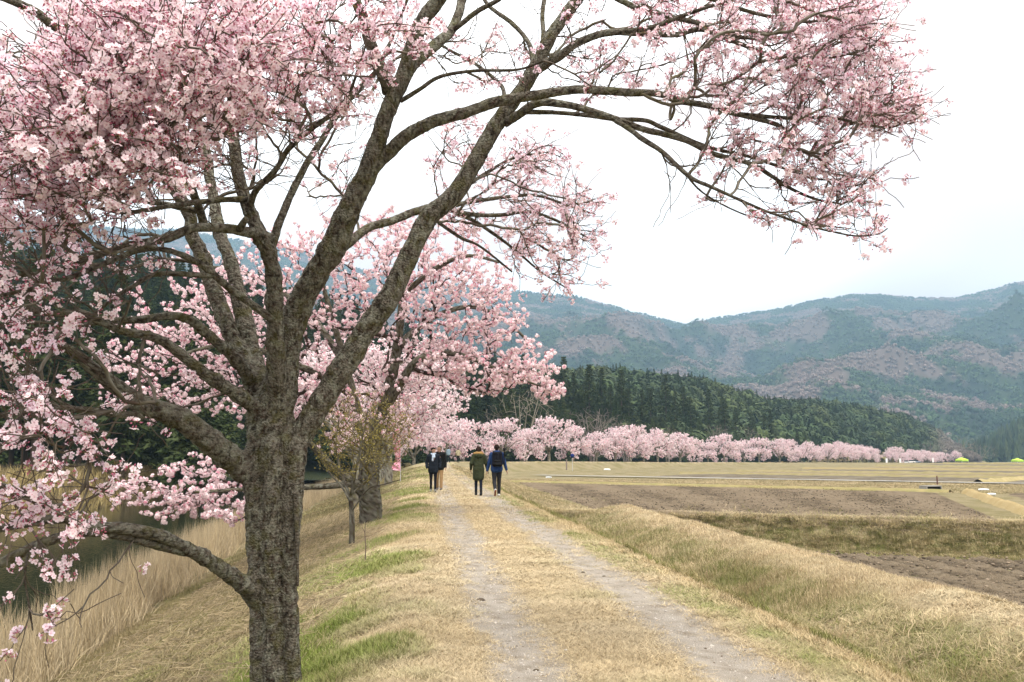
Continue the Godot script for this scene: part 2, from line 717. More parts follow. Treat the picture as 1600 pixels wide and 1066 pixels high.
func bearing(px: float, r: float) -> Vector3:
	# the point at range r whose bearing is that of column px
	var x := (px - 800.0) / F * r
	return Vector3(x * cos(YAW) + r * sin(YAW), 0.0, x * sin(YAW) - r * cos(YAW))


func hill_sheet(which: int, called: String, px0: float, px1: float, dp: float, label: String, ra: float, rb: float, n: int):
	var b := Buf.new()
	var m := int((px1 - px0) / dp) + 1
	for j in n:
		var r := ra * pow(rb / ra, float(j) / (n - 1))
		for k in m:
			var px := px0 + k * dp
			var p := bearing(px, r)
			p.y = hill_h(which, px, r)
			b.vert(p, Vector3.UP, hill_cover(which, p, px) * 0.6)
	for j in n - 1:
		for k in m - 1:
			var o := j * m + k
			b.tri(o, o + m, o + 1)
			b.tri(o + 1, o + m, o + m + 1)
	b.smooth()
	structure(called, b.mesh(), mats.soil, label)


func hill_cover(which: int, p: Vector3, px: float) -> Color:
	# what grows there: dark conifers, mid-green young wood, or bare grey-pink broadleaf wood
	var k := 0.02 if which != HILL_M else 0.0045
	var a := nl.get_noise_2d(p.x * k * 8.0 + 40.0, p.z * k * 8.0) + 0.35 * nl.get_noise_2d(p.x * k * 30.0, p.z * k * 30.0)
	var c := Color(0.042, 0.062, 0.027)
	if which == HILL_M:
		var rr := p.x * sin(YAW) - p.z * cos(YAW)
		var spur := nr.get_noise_2d((px - 800.0) / F * rr + 900.0, rr)
		var bare := smoothstep(0.20, 0.38, a * 0.85 + spur * 0.42 + 0.02)
		c = Color(0.040, 0.068, 0.034).lerp(Color(0.070, 0.110, 0.042), smoothstep(-0.3, 0.1, nl.get_noise_2d(p.x * 0.05, p.z * 0.05 + 70.0)))
		c = c.lerp(Color(0.27, 0.205, 0.175), bare)
	else:
		c = c.lerp(Color(0.062, 0.080, 0.030), smoothstep(-0.1, 0.3, a))
		if which == HILL_B: c = c.lerp(Color(0.15, 0.125, 0.10), smoothstep(1440.0, 1480.0, px))
	return c


func build_hills():
	hill_sheet(HILL_A, "hill", -500.0, 1030.0, 10.0, "dark wooded hillside beyond the river", 104.0, 400.0, 50)
	hill_sheet(HILL_B, "hill", 690.0, 1540.0, 8.0, "low wooded hill behind the far cherry row", 205.0, 950.0, 70)
	hill_sheet(HILL_C, "hill", 1480.0, 2010.0, 10.0, "dark wooded foot of a hill at the far right edge", 675.0, 1000.0, 30)
	hill_sheet(HILL_M, "mountain", -700.0, 2200.0, 7.0, "hazy blue forested mountain range", 900.0, 3900.0, 200)
	var r2 := RandomNumberGenerator.new()
	r2.seed = 77
	# wood on the hills
	var fir := [low_fir(1), low_fir(2)]
	var cedar := [cedar_crown(1), cedar_crown(2)]
	var fine_puff := [low_puff(5, 190, 0.55), low_puff(6, 190, 0.55)]
	var puff := [low_puff(3), low_puff(4)]
	for w in [[HILL_A, -450.0, 1000.0, 4.0, 165.0, 2600, 15.0], [HILL_B, 700.0, 1525.0, 6.0, 270.0, 9000, 10.0], [HILL_C, 1495.0, 2000.0, 5.0, 250.0, 1500, 16.0], [HILL_M, -650.0, 2150.0, 1000.0, 3330.0, 170000, 9.0]]:
		var xf := [[], [], [], []]
		var cl := [PackedColorArray(), PackedColorArray(), PackedColorArray(), PackedColorArray()]
		for k in w[5]:
			var px := r2.randf_range(w[1], w[2])
			var r: float = hill_foot(w[0], px) + lerpf(w[3], w[4], pow(r2.randf(), 0.8)) if w[0] != HILL_M else lerpf(w[3], w[4], pow(r2.randf(), 0.75))
			var p := bearing(px, r)
			p.y = hill_h(w[0], px, r)
			if p.y < field_level(p.x, p.z) - 0.5: continue
			var c := hill_cover(w[0], p, px)
			var bare := c.r > c.g
			var size: float = w[6] * r2.randf_range(0.65, 1.2) * (0.75 if bare else 1.0)
			
			var v := r2.randf_range(0.6, 1.5) if w[0] != HILL_M else r2.randf_range(0.84, 1.18)
			var kind := (2 if bare or (w[0] == HILL_M and r2.randf() < 0.6) or (w[0] == HILL_B and r2.randf() < 0.45) else 0) + r2.randi() % 2
			xf[kind].append(Transform3D(Basis(Vector3.UP, r2.randf() * TAU).scaled(Vector3(size, size * (r2.randf_range(0.9, 1.1) if w[0] != HILL_M else 0.75), size) * (1.0 if w[0] != HILL_M or kind < 2 else 1.35)), p - Vector3(0, 0.05 * size, 0)))
			cl[kind].append(Color(c.r * v, c.g * v * r2.randf_range(0.95, 1.05), c.b * v))
		var what: String = ["dark cedar wood covering the hillside beyond the river", "dense evergreen wood covering the low hill", "dark conifer wood at the far right foot of the mountains", "forest covering the blue mountain range"][w[0]]
		for kind in 4:
			if xf[kind].size() > 0:
				scatter("forest", ((cedar if w[0] < 2 else fir)[kind] if kind < 2 else (fine_puff if w[0] < 3 else puff)[kind - 2]), mats.leaf, xf[kind], cl[kind], what + (", pointed conifers" if kind < 2 else ", rounded crowns"), null, "forest")


func low_fir(sd: int) -> ArrayMesh:
	# a conifer one metre tall, of ragged drooping tiers
	var r := RandomNumberGenerator.new()
	r.seed = sd
	var b := Buf.new()
	for k in 5:
		var y := 0.10 + 0.17 * k
		var rad := 0.20 * (1.0 - k / 5.6) * r.randf_range(0.9, 1.15)
		var tip := Vector3(r.randf_range(-0.01, 0.01), y + 0.27, r.randf_range(-0.01, 0.01))
		var n := 7
		for j in n:
			var a := TAU * (j + r.randf_range(-0.3, 0.3)) / n + k
			var a2 := a + TAU / n * 1.1
			var q := rad * r.randf_range(0.7, 1.2)
			var q2 := rad * r.randf_range(0.7, 1.2)
			var sh := r.randf_range(0.75, 1.2)
			b.flat_tri(tip, Vector3(cos(a) * q, y - r.randf_range(0.0, 0.06), sin(a) * q), Vector3(cos(a2) * q2, y - r.randf_range(0.0, 0.06), sin(a2) * q2), Color(sh, sh, sh))
	return b.mesh()


func low_puff(sd: int, many := 44, part := 1.0) -> ArrayMesh:
	# a rounded crown one metre tall made of many small leaf masses
	var r := RandomNumberGenerator.new()
	r.seed = sd
	var b := Buf.new()
	for k in many:
		var d := Vector3(r.randfn(), r.randfn(), r.randfn()).normalized()
		var p := Vector3(0, 0.55, 0) + d * Vector3(0.36, 0.42, 0.36) * r.randf_range(0.7, 1.05)
		var e := d.cross(Vector3(r.randfn(), r.randfn(), r.randfn())).normalized()
		var f := d.cross(e)
		var q := r.randf_range(0.10, 0.19) * part
		var sh := r.randf_range(0.75, 1.2)
		b.flat_tri(p + e * q - d * q * 0.4, p + f * q - d * q * 0.3, p - (e + f) * q * 0.7 - d * q * 0.3, Color(sh, sh, sh))
	return b.mesh()


# ---------------------------------------------------------------- materials
func noise_tex(sd: int, freq: float, oct: int, lo: Color, hi: Color, size := 512, kind := FastNoiseLite.TYPE_SIMPLEX_SMOOTH) -> NoiseTexture2D:
	var n := FastNoiseLite.new()
	n.seed = sd
	n.noise_type = kind
	n.frequency = freq
	n.fractal_octaves = oct
	var t := NoiseTexture2D.new()
	t.width = size
	t.height = size
	t.seamless = true
	t.noise = n
	var g := Gradient.new()
	g.set_color(0, lo)
	g.set_color(1, hi)
	t.color_ramp = g
	return t


func surface(rough := 0.95, spec := 0.25) -> StandardMaterial3D:
	var m := StandardMaterial3D.new()
	m.vertex_color_use_as_albedo = true
	m.roughness = rough
	m.metallic_specular = spec
	return m


func triplanar(m: StandardMaterial3D, scale: float, albedo: Texture2D, height: Texture2D, cm: float) -> StandardMaterial3D:
	m.uv1_triplanar = true
	m.uv1_world_triplanar = true
	m.uv1_scale = Vector3.ONE * scale
	if albedo: m.albedo_texture = albedo
	if height:
		m.heightmap_enabled = true
		m.heightmap_texture = height
		m.heightmap_scale = cm
	return m


func leafy(back: float, rough := 0.8) -> StandardMaterial3D:
	var m := surface(rough, 0.2)
	m.cull_mode = BaseMaterial3D.CULL_DISABLED
	if back > 0.0:
		m.backlight_enabled = true
		m.backlight = Color(back, back, back)
	return m


func plain(c: Color, rough := 0.9) -> StandardMaterial3D:
	# c is a real-world (linear) base colour
	var m := StandardMaterial3D.new()
	m.albedo_color = c.linear_to_srgb()
	m.roughness = rough
	m.metallic_specular = 0.3
	return m


func setup_materials():
	var grain := noise_tex(1, 0.05, 5, Color(0.72, 0.71, 0.69), Color(1, 1, 1))
	var coarse := noise_tex(2, 0.03, 5, Color.BLACK, Color.WHITE)
	var cells := noise_tex(3, 0.06, 3, Color.BLACK, Color.WHITE, 512, FastNoiseLite.TYPE_CELLULAR)
	mats.ground = triplanar(surface(), 0.9, grain, coarse, 4.0)
	mats.gravel = triplanar(surface(0.95), 2.4, noise_tex(4, 0.11, 4, Color(0.58, 0.57, 0.55), Color(1, 1, 1), 512, FastNoiseLite.TYPE_CELLULAR), cells, 1.4)
	mats.soil = triplanar(surface(), 0.8, noise_tex(5, 0.09, 5, Color(0.62, 0.61, 0.6), Color(1, 1, 1)), cells, 6.0)
	mats.bark = triplanar(surface(0.95, 0.2), 2.6, noise_tex(6, 0.045, 5, Color(0.62, 0.61, 0.6), Color(1, 1, 1)), noise_tex(7, 0.035, 5, Color.BLACK, Color.WHITE), 2.2)
	mats.twig = surface(0.9, 0.2)
	mats.leaf = leafy(0.15)
	mats.fir = leafy(0.1)
	mats.fir.albedo_color = Color(0.050, 0.066, 0.026).linear_to_srgb()
	mats.petal = leafy(0.95, 0.7)
	mats.blade = leafy(0.45, 0.85)
	var w := StandardMaterial3D.new()
	w.albedo_color = Color(0.016, 0.019, 0.010).linear_to_srgb()
	w.roughness = 0.06
	w.metallic_specular = 0.5
	triplanar(w, 0.35, null, noise_tex(8, 0.02, 3, Color.BLACK, Color.WHITE), 0.5)
	mats.water = w
	mats.cloth = triplanar(surface(0.9, 0.25), 9.0, noise_tex(9, 0.06, 4, Color(0.8, 0.8, 0.8), Color(1, 1, 1), 256), null, 0)


# ---------------------------------------------------------------- path, fields, water
func build_path():
	for k in 2:
		var b := Buf.new()
		var s := -4.0
		var rows := 0
		var n := 13
		while s < 135.0:
			var u0 := track_u(s, k)
			var w := track_w(s, k) * (1.15 if k == 1 else 1.0)
			for j in n:
				var f := (float(j) / (n - 1) - 0.5) * 2.0
				var edge := 1.0 + 0.25 * nf.get_noise_2d(s * 2.0, j * 3.0 + 40.0 * k) * absf(f)
				var p := from_lev(s, u0 + f * (w + 0.18) * edge)
				var h := hgt(p.x, p.y) + 0.014 - 0.012 * pow(absf(f), 6.0)
				h += 0.010 * nf.get_noise_2d(p.x * 3.0, p.y * 3.0) * (1.0 - absf(f))
				var c := Color(0.565, 0.515, 0.445).lerp(Color(0.46, 0.41, 0.34), clampf(0.35 + 1.2 * nz.get_noise_2d(p.x * 2.0, p.y * 2.0), 0, 1))
				c = c.lerp(Color(0.27, 0.215, 0.145), 0.5 * smoothstep(0.12, 0.42, nf.get_noise_2d(p.x * 0.8, p.y * 0.5 + 7.0)))
				c = c.lerp(DRY * 0.95, smoothstep(0.55, 1.0, absf(f)))
				c.a = 1.0
				b.vert(Vector3(p.x, h, p.y), Vector3.UP, c)
			rows += 1
			s += 0.05 if s < 12.0 else 0.12 if s < 40.0 else 0.5
		for r in rows - 1:
			for j in n - 1:
				var o := r * n + j
				b.tri(o, o + n, o + 1)
				b.tri(o + 1, o + n, o + n + 1)
		b.smooth()
		structure("path", b.mesh(), mats.gravel, ["left", "right"][k] + " gravel wheel track worn into the grassy levee path")
	# loose stones in the tracks
	var r2 := RandomNumberGenerator.new()
	r2.seed = 31
	var sb := blobby_stone(5)
	var xf := []
	var cl := PackedColorArray()
	for k in 7000:
		var s := pow(r2.randf(), 1.7) * 42.0 + 1.0
		var w := r2.randi() % 2
		var u := track_u(s, w) + r2.randfn(0.0, 0.6) * track_w(s, w)
		var p := from_lev(s, u)
		var q := r2.randf_range(0.003, 0.008) * (1.0 + s * 0.02)
		if r2.randf() < 0.02: q *= 1.9
		xf.append(Transform3D(Basis.from_euler(Vector3(r2.randf() * 6, r2.randf() * 6, r2.randf() * 6)).scaled(Vector3(q, q * 0.7, q)), Vector3(p.x, hgt(p.x, p.y) + 0.012, p.y)))
		var g := r2.randf_range(0.6, 1.25)
		cl.append(Color(0.43 * g, 0.395 * g, 0.345 * g) if r2.randf() < 0.85 else Color(0.15, 0.12, 0.09))
	scatter("gravel", sb, mats.twig, xf, cl, "loose pale gravel lying in the two wheel tracks", null, "gravel")


func blobby_stone(sd: int) -> ArrayMesh:
	var r := RandomNumberGenerator.new()
	r.seed = sd
	var b := Buf.new()
	var s := SphereMesh.new()
	s.radial_segments = 8
	s.rings = 4
	var a := s.get_mesh_arrays()
	b.v = a[Mesh.ARRAY_VERTEX]
	b.n = a[Mesh.ARRAY_NORMAL]
	b.i = a[Mesh.ARRAY_INDEX]
	for k in b.v.size():
		var p := b.v[k] * 2.0
		b.v[k] = p * (1.0 + 0.35 * nf.get_noise_3dv(p * 0.12 + Vector3(sd, 0, 0)))
		b.c.append(Color.WHITE)
	b.smooth()
	return b.mesh()


func field_patch(called: String, label: String, q: Array, nx: int, ny: int, c1: Color, c2: Color, clod: float, rows: float, lift := 0.03):
	# q: four corners (x, z): near left, near right, far right, far left; furrows run from near to far
	var b := Buf.new()
	var wid: float = (q[1] - q[0]).length()
	for j in ny + 1:
		for k in nx + 1:
			var f := float(k) / nx
			var g := float(j) / ny
			var p: Vector2 = (q[0] as Vector2).lerp(q[1], f).lerp((q[3] as Vector2).lerp(q[2], f), g)
			var edge := minf(minf(f, 1.0 - f) * nx, minf(g, 1.0 - g) * ny)
			p += Vector2(nz.get_noise_2d(p.x, p.y), nz.get_noise_2d(p.y, p.x + 50.0)) * 0.35 * (1.0 if edge < 0.5 else 0.0)
			var e := clampf(edge / 2.0, 0, 1)
			var fq := 1.2 if clod > 0.1 else 0.55
			var n1 := nf.get_noise_2d(p.x * fq, p.y * fq)
			var n2 := nz.get_noise_2d(p.x * 1.5, p.y * 1.5)
			var fur := sin(f * wid / rows * TAU + 1.5 * nl.get_noise_2d(p.x * 3.0, p.y * 3.0))
			var h := lift * e - 0.03 * (1.0 - e) + (n1 * 1.0 + n2 * 0.5) * clod * e + fur * clod * 0.25 * e
			var c := c1.lerp(c2, clampf(0.45 + n1 * 1.3 + n2 * 0.7 + 0.34 * fur + 0.6 * nl.get_noise_2d(p.x * 1.2, p.y * 1.2), 0, 1))
			c.a = 1.0
			b.vert(Vector3(p.x, field_level(p.x, p.y) + h, p.y), Vector3.UP, c)
	for j in ny:
		for k in nx:
			var o := j * (nx + 1) + k
			b.tri(o, o + nx + 1, o + 1)
			b.tri(o + 1, o + nx + 1, o + nx + 2)
	b.smooth()
	structure(called, b.mesh(), mats.soil, label)


func ridge(called: String, label: String, p: Vector2, q: Vector2, wid: float, high: float, c1: Color, c2: Color):
	# a low grassed bund between two fields
	var b := Buf.new()
	var len := p.distance_to(q)
	var n := maxi(8, int(len / 0.5))
	var dir := (q - p) / len
	var side := Vector2(-dir.y, dir.x)
	for k in n + 1:
		var g := p + dir * len * k / n
		g += side * 0.15 * nz.get_noise_2d(g.x * 0.5, g.y * 0.5)
		var hh := high * (1.0 + 0.35 * nz.get_noise_2d(g.x * 0.8 + 5.0, g.y * 0.8))
		for j in 7:
			var f := (j - 3) / 3.0
			var w := g + side * f * wid * 0.5
			var c := c1.lerp(c2, clampf(0.5 + 0.9 * nz.get_noise_2d(w.x * 1.3, w.y * 1.3), 0, 1))
			b.vert(Vector3(w.x, field_level(w.x, w.y) + 0.06 + hh * (cos(f * PI) * 0.5 + 0.5) - 0.14 * f * f + 0.02 * nf.get_noise_2d(w.x, w.y), w.y), Vector3.UP, c)
	for k in n:
		for j in 6:
			var o := k * 7 + j
			b.tri(o, o + 7, o + 1)
			b.tri(o + 1, o + 7, o + 8)
	b.smooth()
	structure(called, b.mesh(), mats.ground, label)


func lane_p(t: float, o: float) -> Vector2:
	# along and beyond the concrete lane that crosses the paddies
	return Vector2(26.9, -84.4) + Vector2(0.729, 0.685) * t + Vector2(0.685, -0.729) * o


func build_fields():
	var d1 := Color(0.135, 0.102, 0.066)
	var d2 := Color(0.33, 0.262, 0.175)
	field_patch("field", "broad dark tilled paddy beside the levee path", [Vector2(7.2, -36.9), Vector2(20.2, -29.9), Vector2(31.4, -52.8), Vector2(7.6, -75.0)], 160, 260, d1, d2, 0.06, 2.6)
	field_patch("field", "lumpy ploughed paddy below the grass bank at right", [Vector2(10.8, -3.0), Vector2(30.0, -3.0), Vector2(30.0, -22.8), Vector2(10.8, -32.6)], 160, 230, Color(0.06, 0.046, 0.03), Color(0.28, 0.225, 0.155), 0.15, 1.2, 0.05)
	field_patch("field", "dark tilled paddy at the right edge beyond the tan bund", [Vector2(23.0, -28.9), Vector2(48.0, -15.0), Vector2(60.0, -33.0), Vector2(35.0, -52.6)], 80, 60, d1, d2, 0.06, 2.6)
	ridge("bund", "tan grassy bund between two dark paddies at right", Vector2(21.6, -29.6), Vector2(33.2, -52.8), 0.9, 0.24, Color(0.50, 0.40, 0.21), Color(0.42, 0.32, 0.15))
	ridge("bund", "straw-coloured bund along the far side of the dark paddy", Vector2(7.4, -76.4), Vector2(32.6, -53.6), 1.6, 0.12, Color(0.40, 0.33, 0.16), Color(0.27, 0.25, 0.10))
	# clods turned up by the plough
	var r := RandomNumberGenerator.new()
	r.seed = 41
	var xf := []
	var cl := PackedColorArray()
	for k in 16000:
		var p := Vector2(r.randf_range(11.0, 29.5), r.randf_range(-31.5, -8.0))
		var big := 1.0
		if k >= 9000:
			p = Vector2(r.randf_range(7.4, 27.0), r.randf_range(-58.0, -31.0))
			big = 0.75
			if p.y > z_edge(p.x) - 0.5 or p.x > 20.0 + (-29.9 - p.y) * 0.45: continue
		elif p.y < z_edge(p.x) + 2.0: continue
		var q := 0.014 + 0.04 * pow(r.randf(), 2.2) * big
		xf.append(Transform3D(Basis.from_euler(Vector3(r.randf() * 6, r.randf() * 6, r.randf() * 6)).scaled(Vector3(q, q * 0.7, q * r.randf_range(0.7, 1.6))), Vector3(p.x, field_level(p.x, p.y) + r.randf_range(0.02, 0.12) * big, p.y)))
		var g := r.randf_range(0.35, 1.5)
		cl.append(Color(0.165 * g, 0.13 * g, 0.092 * g))
	scatter("clods", blobby_stone(9), mats.twig, xf, cl, "dark clods of earth on the ploughed paddies", null, "soil")
	# the pale concrete lane
	var b := Buf.new()
	for k in 60:
		var t := -20.0 + 2.0 * k
		for e in [-1.1, 1.1]:
			var p := lane_p(t, e)
			b.vert(Vector3(p.x, maxf(hgt(p.x, p.y), field_level(p.x, p.y)) + 0.12, p.y), Vector3.UP, Color(0.50, 0.49, 0.46) * (1.0 + 0.15 * nz.get_noise_1d(t)))
	for k in 59:
		b.tri(k * 2, k * 2 + 1, k * 2 + 2)
		b.tri(k * 2 + 1, k * 2 + 3, k * 2 + 2)
	b.smooth()
	structure("lane", b.mesh(), mats.gravel, "pale concrete farm lane crossing the paddies")
	# paddies beyond the lane
	var tones := [[Color(0.19, 0.16, 0.115), Color(0.29, 0.25, 0.18)], [Color(0.24, 0.215, 0.175), Color(0.34, 0.315, 0.265)], [Color(0.30, 0.24, 0.14), Color(0.40, 0.33, 0.2)], [Color(0.20, 0.17, 0.12), Color(0.3, 0.26, 0.19)]]
	var offs := [[3.0, 17.0], [19.0, 33.0], [36.0, 58.0], [61.0, 96.0], [100.0, 150.0], [156.0, 230.0]]
	var cuts := [[-9.0, 22.0], [24.0, 44.0], [49.0, 84.0], [86.0, 130.0]]
	var where := ["first", "second", "third", "fourth", "fifth", "sixth"]
	var col := ["nearest the levee", "second from the levee", "third from the levee", "farthest from the levee"]
	for i in offs.size():
		for j in cuts.size():
			var o: Array = offs[i]
			var c: Array = cuts[j]
			if i >= 4 and j == 3: continue
			var tn: Array = tones[(i * 2 + j * 3 + i * j) % 4]
			var grow := 1.0 + 0.12 * i
			field_patch("field", "flat winter paddy in the %s strip beyond the concrete lane, %s" % [where[i], col[j]], [lane_p(c[0] * grow + 0.5, o[0]), lane_p(c[1] * grow, o[0]), lane_p(c[1] * grow, o[1]), lane_p(c[0] * grow + 0.5, o[1])], 44, 16, tn[0], tn[1], 0.06, 3.2, 0.13)
		if i < 5:
			var oo: float = (offs[i][1] + offs[i + 1][0]) * 0.5
			ridge("bund", "low straw-coloured bund behind the %s strip of paddies beyond the lane" % where[i], lane_p(-12.0, oo), lane_p(140.0 + 10.0 * i, oo), 1.3 + 0.2 * i, 0.22 + 0.04 * i, Color(0.35, 0.30, 0.165), Color(0.27, 0.235, 0.11) if i != 2 else Color(0.33, 0.265, 0.13))
	for j in 3:
		var t: float = (cuts[j][1] + cuts[j + 1][0]) * 0.5
		ridge("bund", "straw-coloured cross bund running away beyond the lane, %s from the levee" % ["first", "second", "third"][j], lane_p(t, 2.0), lane_p(t * 1.12, 34.0), 1.2 if j != 1 else 4.0, 0.25, Color(0.50, 0.41, 0.22), Color(0.36, 0.31, 0.14))


func build_water():
	var b := Buf.new()
	var n := 60
	for k in n + 1:
		var s := -30.0 + 220.0 * k / n
		for j in 9:
			var p := from_lev(s, -5.5 - 25.5 * j / 8.0)
			b.vert(Vector3(p.x, WATER, p.y), Vector3.UP)
	for k in n:
		for j in 8:
			var o := k * 9 + j
			b.tri(o, o + 1, o + 9)
			b.tri(o + 1, o + 10, o + 9)
	structure("river", b.mesh(), mats.water, "still dark river between reeds and the wooded bank")


# ---------------------------------------------------------------- cherry trees
class Skeleton:
	# a growing tree: each new shoot leaves the old wood at the place that suits it best
	var p := PackedVector3Array()
	var par := PackedInt32Array()
	var dir := PackedVector3Array()
	var far := PackedFloat32Array()        # length of wood back to the root
	var wood := PackedByteArray()          # 1 = limb with a traced thickness
	var cells := {}
	var size := 0.45
	var shoots := []                       # arrays of node numbers
	var leads := PackedInt32Array()        # how many shoot ends hang on a node

	func key(q: Vector3) -> Vector3i:
		return Vector3i((q / size).floor())

	func put(q: Vector3, parent: int, is_limb: int) -> int:
		var k := p.size()
		p.append(q)
		par.append(parent)
		wood.append(is_limb)
		leads.append(0)
		if parent >= 0:
			dir.append((q - p[parent]).normalized())
			far.append(far[parent] + q.distance_to(p[parent]))
		else:
			dir.append(Vector3.UP)
			far.append(0.0)
		var c := key(q)
		if not cells.has(c): cells[c] = []
		cells[c].append(k)
		return k

	func limb(pts: PackedVector3Array, parent: int) -> int:
		var last := parent
		for k in pts.size():
			last = put(pts[k], last, 1)
		return last

	func nearest(q: Vector3, reach: int, bias: float, max_far := 1e9) -> int:
		var c := key(q)
		var best := -1
		var cost := 1e9
		for ring in range(0, reach + 1):
			if best >= 0 and cost < (ring - 1) * size * 0.8: break
			for x in range(-ring, ring + 1):
				for y in range(-ring, ring + 1):
					for z in range(-ring, ring + 1):
						if maxi(absi(x), maxi(absi(y), absi(z))) != ring: continue
						var cell = cells.get(c + Vector3i(x, y, z))
						if cell == null: continue
						for k in cell:
							if far[k] > max_far: continue
							var d: Vector3 = q - p[k]
							var l := d.length()
							var w := l * (1.0 + bias * (1.0 - dir[k].dot(d / maxf(l, 1e-4))))
							if w < cost:
								cost = w
								best = k
		return best

	func shoot(q: Vector3, step: float, reach: int, bias: float, wob: float, r: RandomNumberGenerator, lift := 0.0, start := -1) -> bool:
		var k := nearest(q, reach, bias) if start < 0 else start
		if k < 0: return false
		var a := p[k]
		var l := a.distance_to(q)
		if l < step * 0.6: return false
		var mid := a.lerp(q, 0.45) + (dir[k] * 0.35 - (q - a).normalized() * 0.2) * l * 0.45 + Vector3(0, lift * l, 0)
		var n := maxi(2, int(ceil(l / step)))
		var line := PackedInt32Array([k])
		var last := k
		for j in range(1, n + 1):
			var t := float(j) / n
			var g := a.lerp(mid, t).lerp(mid.lerp(q, t), t)
			if j < n: g += Vector3(r.randfn(), r.randfn(), r.randfn()) * wob * l
			last = put(g, last, 0)
			line.append(last)
		shoots.append(line)
		var e := last
		while e >= 0:
			leads[e] += 1
			e = par[e]
		return true

	func radius(k: int, tip: float, power: float, most: float) -> float:
		return minf(most, tip * pow(float(maxi(1, leads[k])), power))


func draw_shoots(sk: Skeleton, b: Buf, tip: float, power: float, most: float, sides: int, paint: int, flat := Color.WHITE):
	for line in sk.shoots:
		var pts := PackedVector3Array()
		var rad := PackedFloat32Array()
		for k in line:
			pts.append(sk.p[k])
			rad.append(sk.radius(k, tip, power, most))
		rad[0] = minf(rad[0], rad[1] * 1.25)
		tube(b, pts, rad, sides, 0.0, paint, flat)


func flower(b: Buf, mid: Vector3, up: Vector3, size: float, r: RandomNumberGenerator, tint: Color):
	# five notched petals in a shallow cup, a dark pink eye, and a reddish calyx behind
	var s := up.cross(Vector3(r.randfn(), r.randfn(), r.randfn())).normalized()
	var t := up.cross(s)
	var cup := r.randf_range(0.15, 0.55)
	var eye := Color(0.62, 0.20, 0.28)
	for k in 5:
		var a := TAU * k / 5.0 + r.randf_range(-0.1, 0.1)
		var o := s * cos(a) + t * sin(a)
		var w := up.cross(o)
		var c := tint * r.randf_range(0.92, 1.06)
		var tip := mid + (o + up * cup) * size
		var l := mid + (o * 0.62 + w * 0.42 + up * cup * 0.45) * size
		var q := mid + (o * 0.62 - w * 0.42 + up * cup * 0.45) * size
		var inner := c.lerp(Color(0.74, 0.38, 0.48), 0.35)
		var nn := (up + o * -0.25).normalized()
		var i0 := b.vert(mid, nn, inner)
		var i1 := b.vert(l, nn, c)
		var i2 := b.vert(tip + w * size * 0.2, nn, c)
		var i3 := b.vert(tip - up * size * 0.05 - o * size * 0.12, nn, c)
		var i4 := b.vert(tip - w * size * 0.2, nn, c)
		var i5 := b.vert(q, nn, c)
		b.tri(i0, i1, i2)
		b.tri(i0, i2, i3)
		b.tri(i0, i3, i4)
		b.tri(i0, i4, i5)
	for k in 3:
		var a := TAU * k / 3.0
		var a2 := a + TAU / 3.0
		b.flat_tri(mid + up * size * 0.22, mid + up * size * 0.06 + (s * cos(a) + t * sin(a)) * size * 0.17, mid + up * size * 0.06 + (s * cos(a2) + t * sin(a2)) * size * 0.17, eye)


func bud(b: Buf, mid: Vector3, up: Vector3, size: float):
	var s := up.cross(Vector3(0.3, 0.5, 0.8)).normalized()
	var t := up.cross(s)
	var c := Color(0.62, 0.22, 0.32)
	for k in 4:
		var a := TAU * k / 4.0
		var a2 := a + TAU / 4.0
		var p := mid + (s * cos(a) + t * sin(a)) * size * 0.4
		var q := mid + (s * cos(a2) + t * sin(a2)) * size * 0.4
		b.flat_tri(mid + up * size, p, q, c)
		b.flat_tri(mid - up * size * 0.6, q, p, Color(0.40, 0.15, 0.16))


func cluster(sd: int, flowers: int, buds: int, wide: float) -> ArrayMesh:
	# an umbel of blossoms on short stalks, springing from a point on a twig
	var r := RandomNumberGenerator.new()
	r.seed = sd
	var b := Buf.new()
	for k in flowers + buds:
		var d := Vector3(r.randfn(), r.randfn() + 0.25, r.randfn()).normalized()
		var l := wide * r.randf_range(0.65, 1.1)
		var m := d * l + Vector3(0, -0.006, 0)
		var side := d.cross(Vector3(0.2, 0.4, 0.9)).normalized() * 0.0012
		b.flat_tri(Vector3.ZERO + side, m, Vector3.ZERO - side, Color(0.20, 0.16, 0.06))
		if k < flowers:
			var up := (d + Vector3(r.randfn(), r.randfn(), r.randfn()) * 0.3).normalized()
			flower(b, m, up, r.randf_range(0.0122, 0.0152), r, Color(0.97, 0.85, 0.875) * r.randf_range(0.95, 1.05))
			bud(b, m - up * 0.004, -up, 0.009)
		else:
			bud(b, m, d, 0.011)
	return b.mesh()


func limb_points(a: Array) -> Array:
	# [column, row, half width in pixels, depth] of points along a limb, to places and radii in metres
	var pts := PackedVector3Array()
	var rad := PackedFloat32Array()
	for q in a:
		pts.append(at(q[0], q[1], q[3]))
		rad.append(q[2] * q[3] / F * 0.88)
	return [pts, rad]


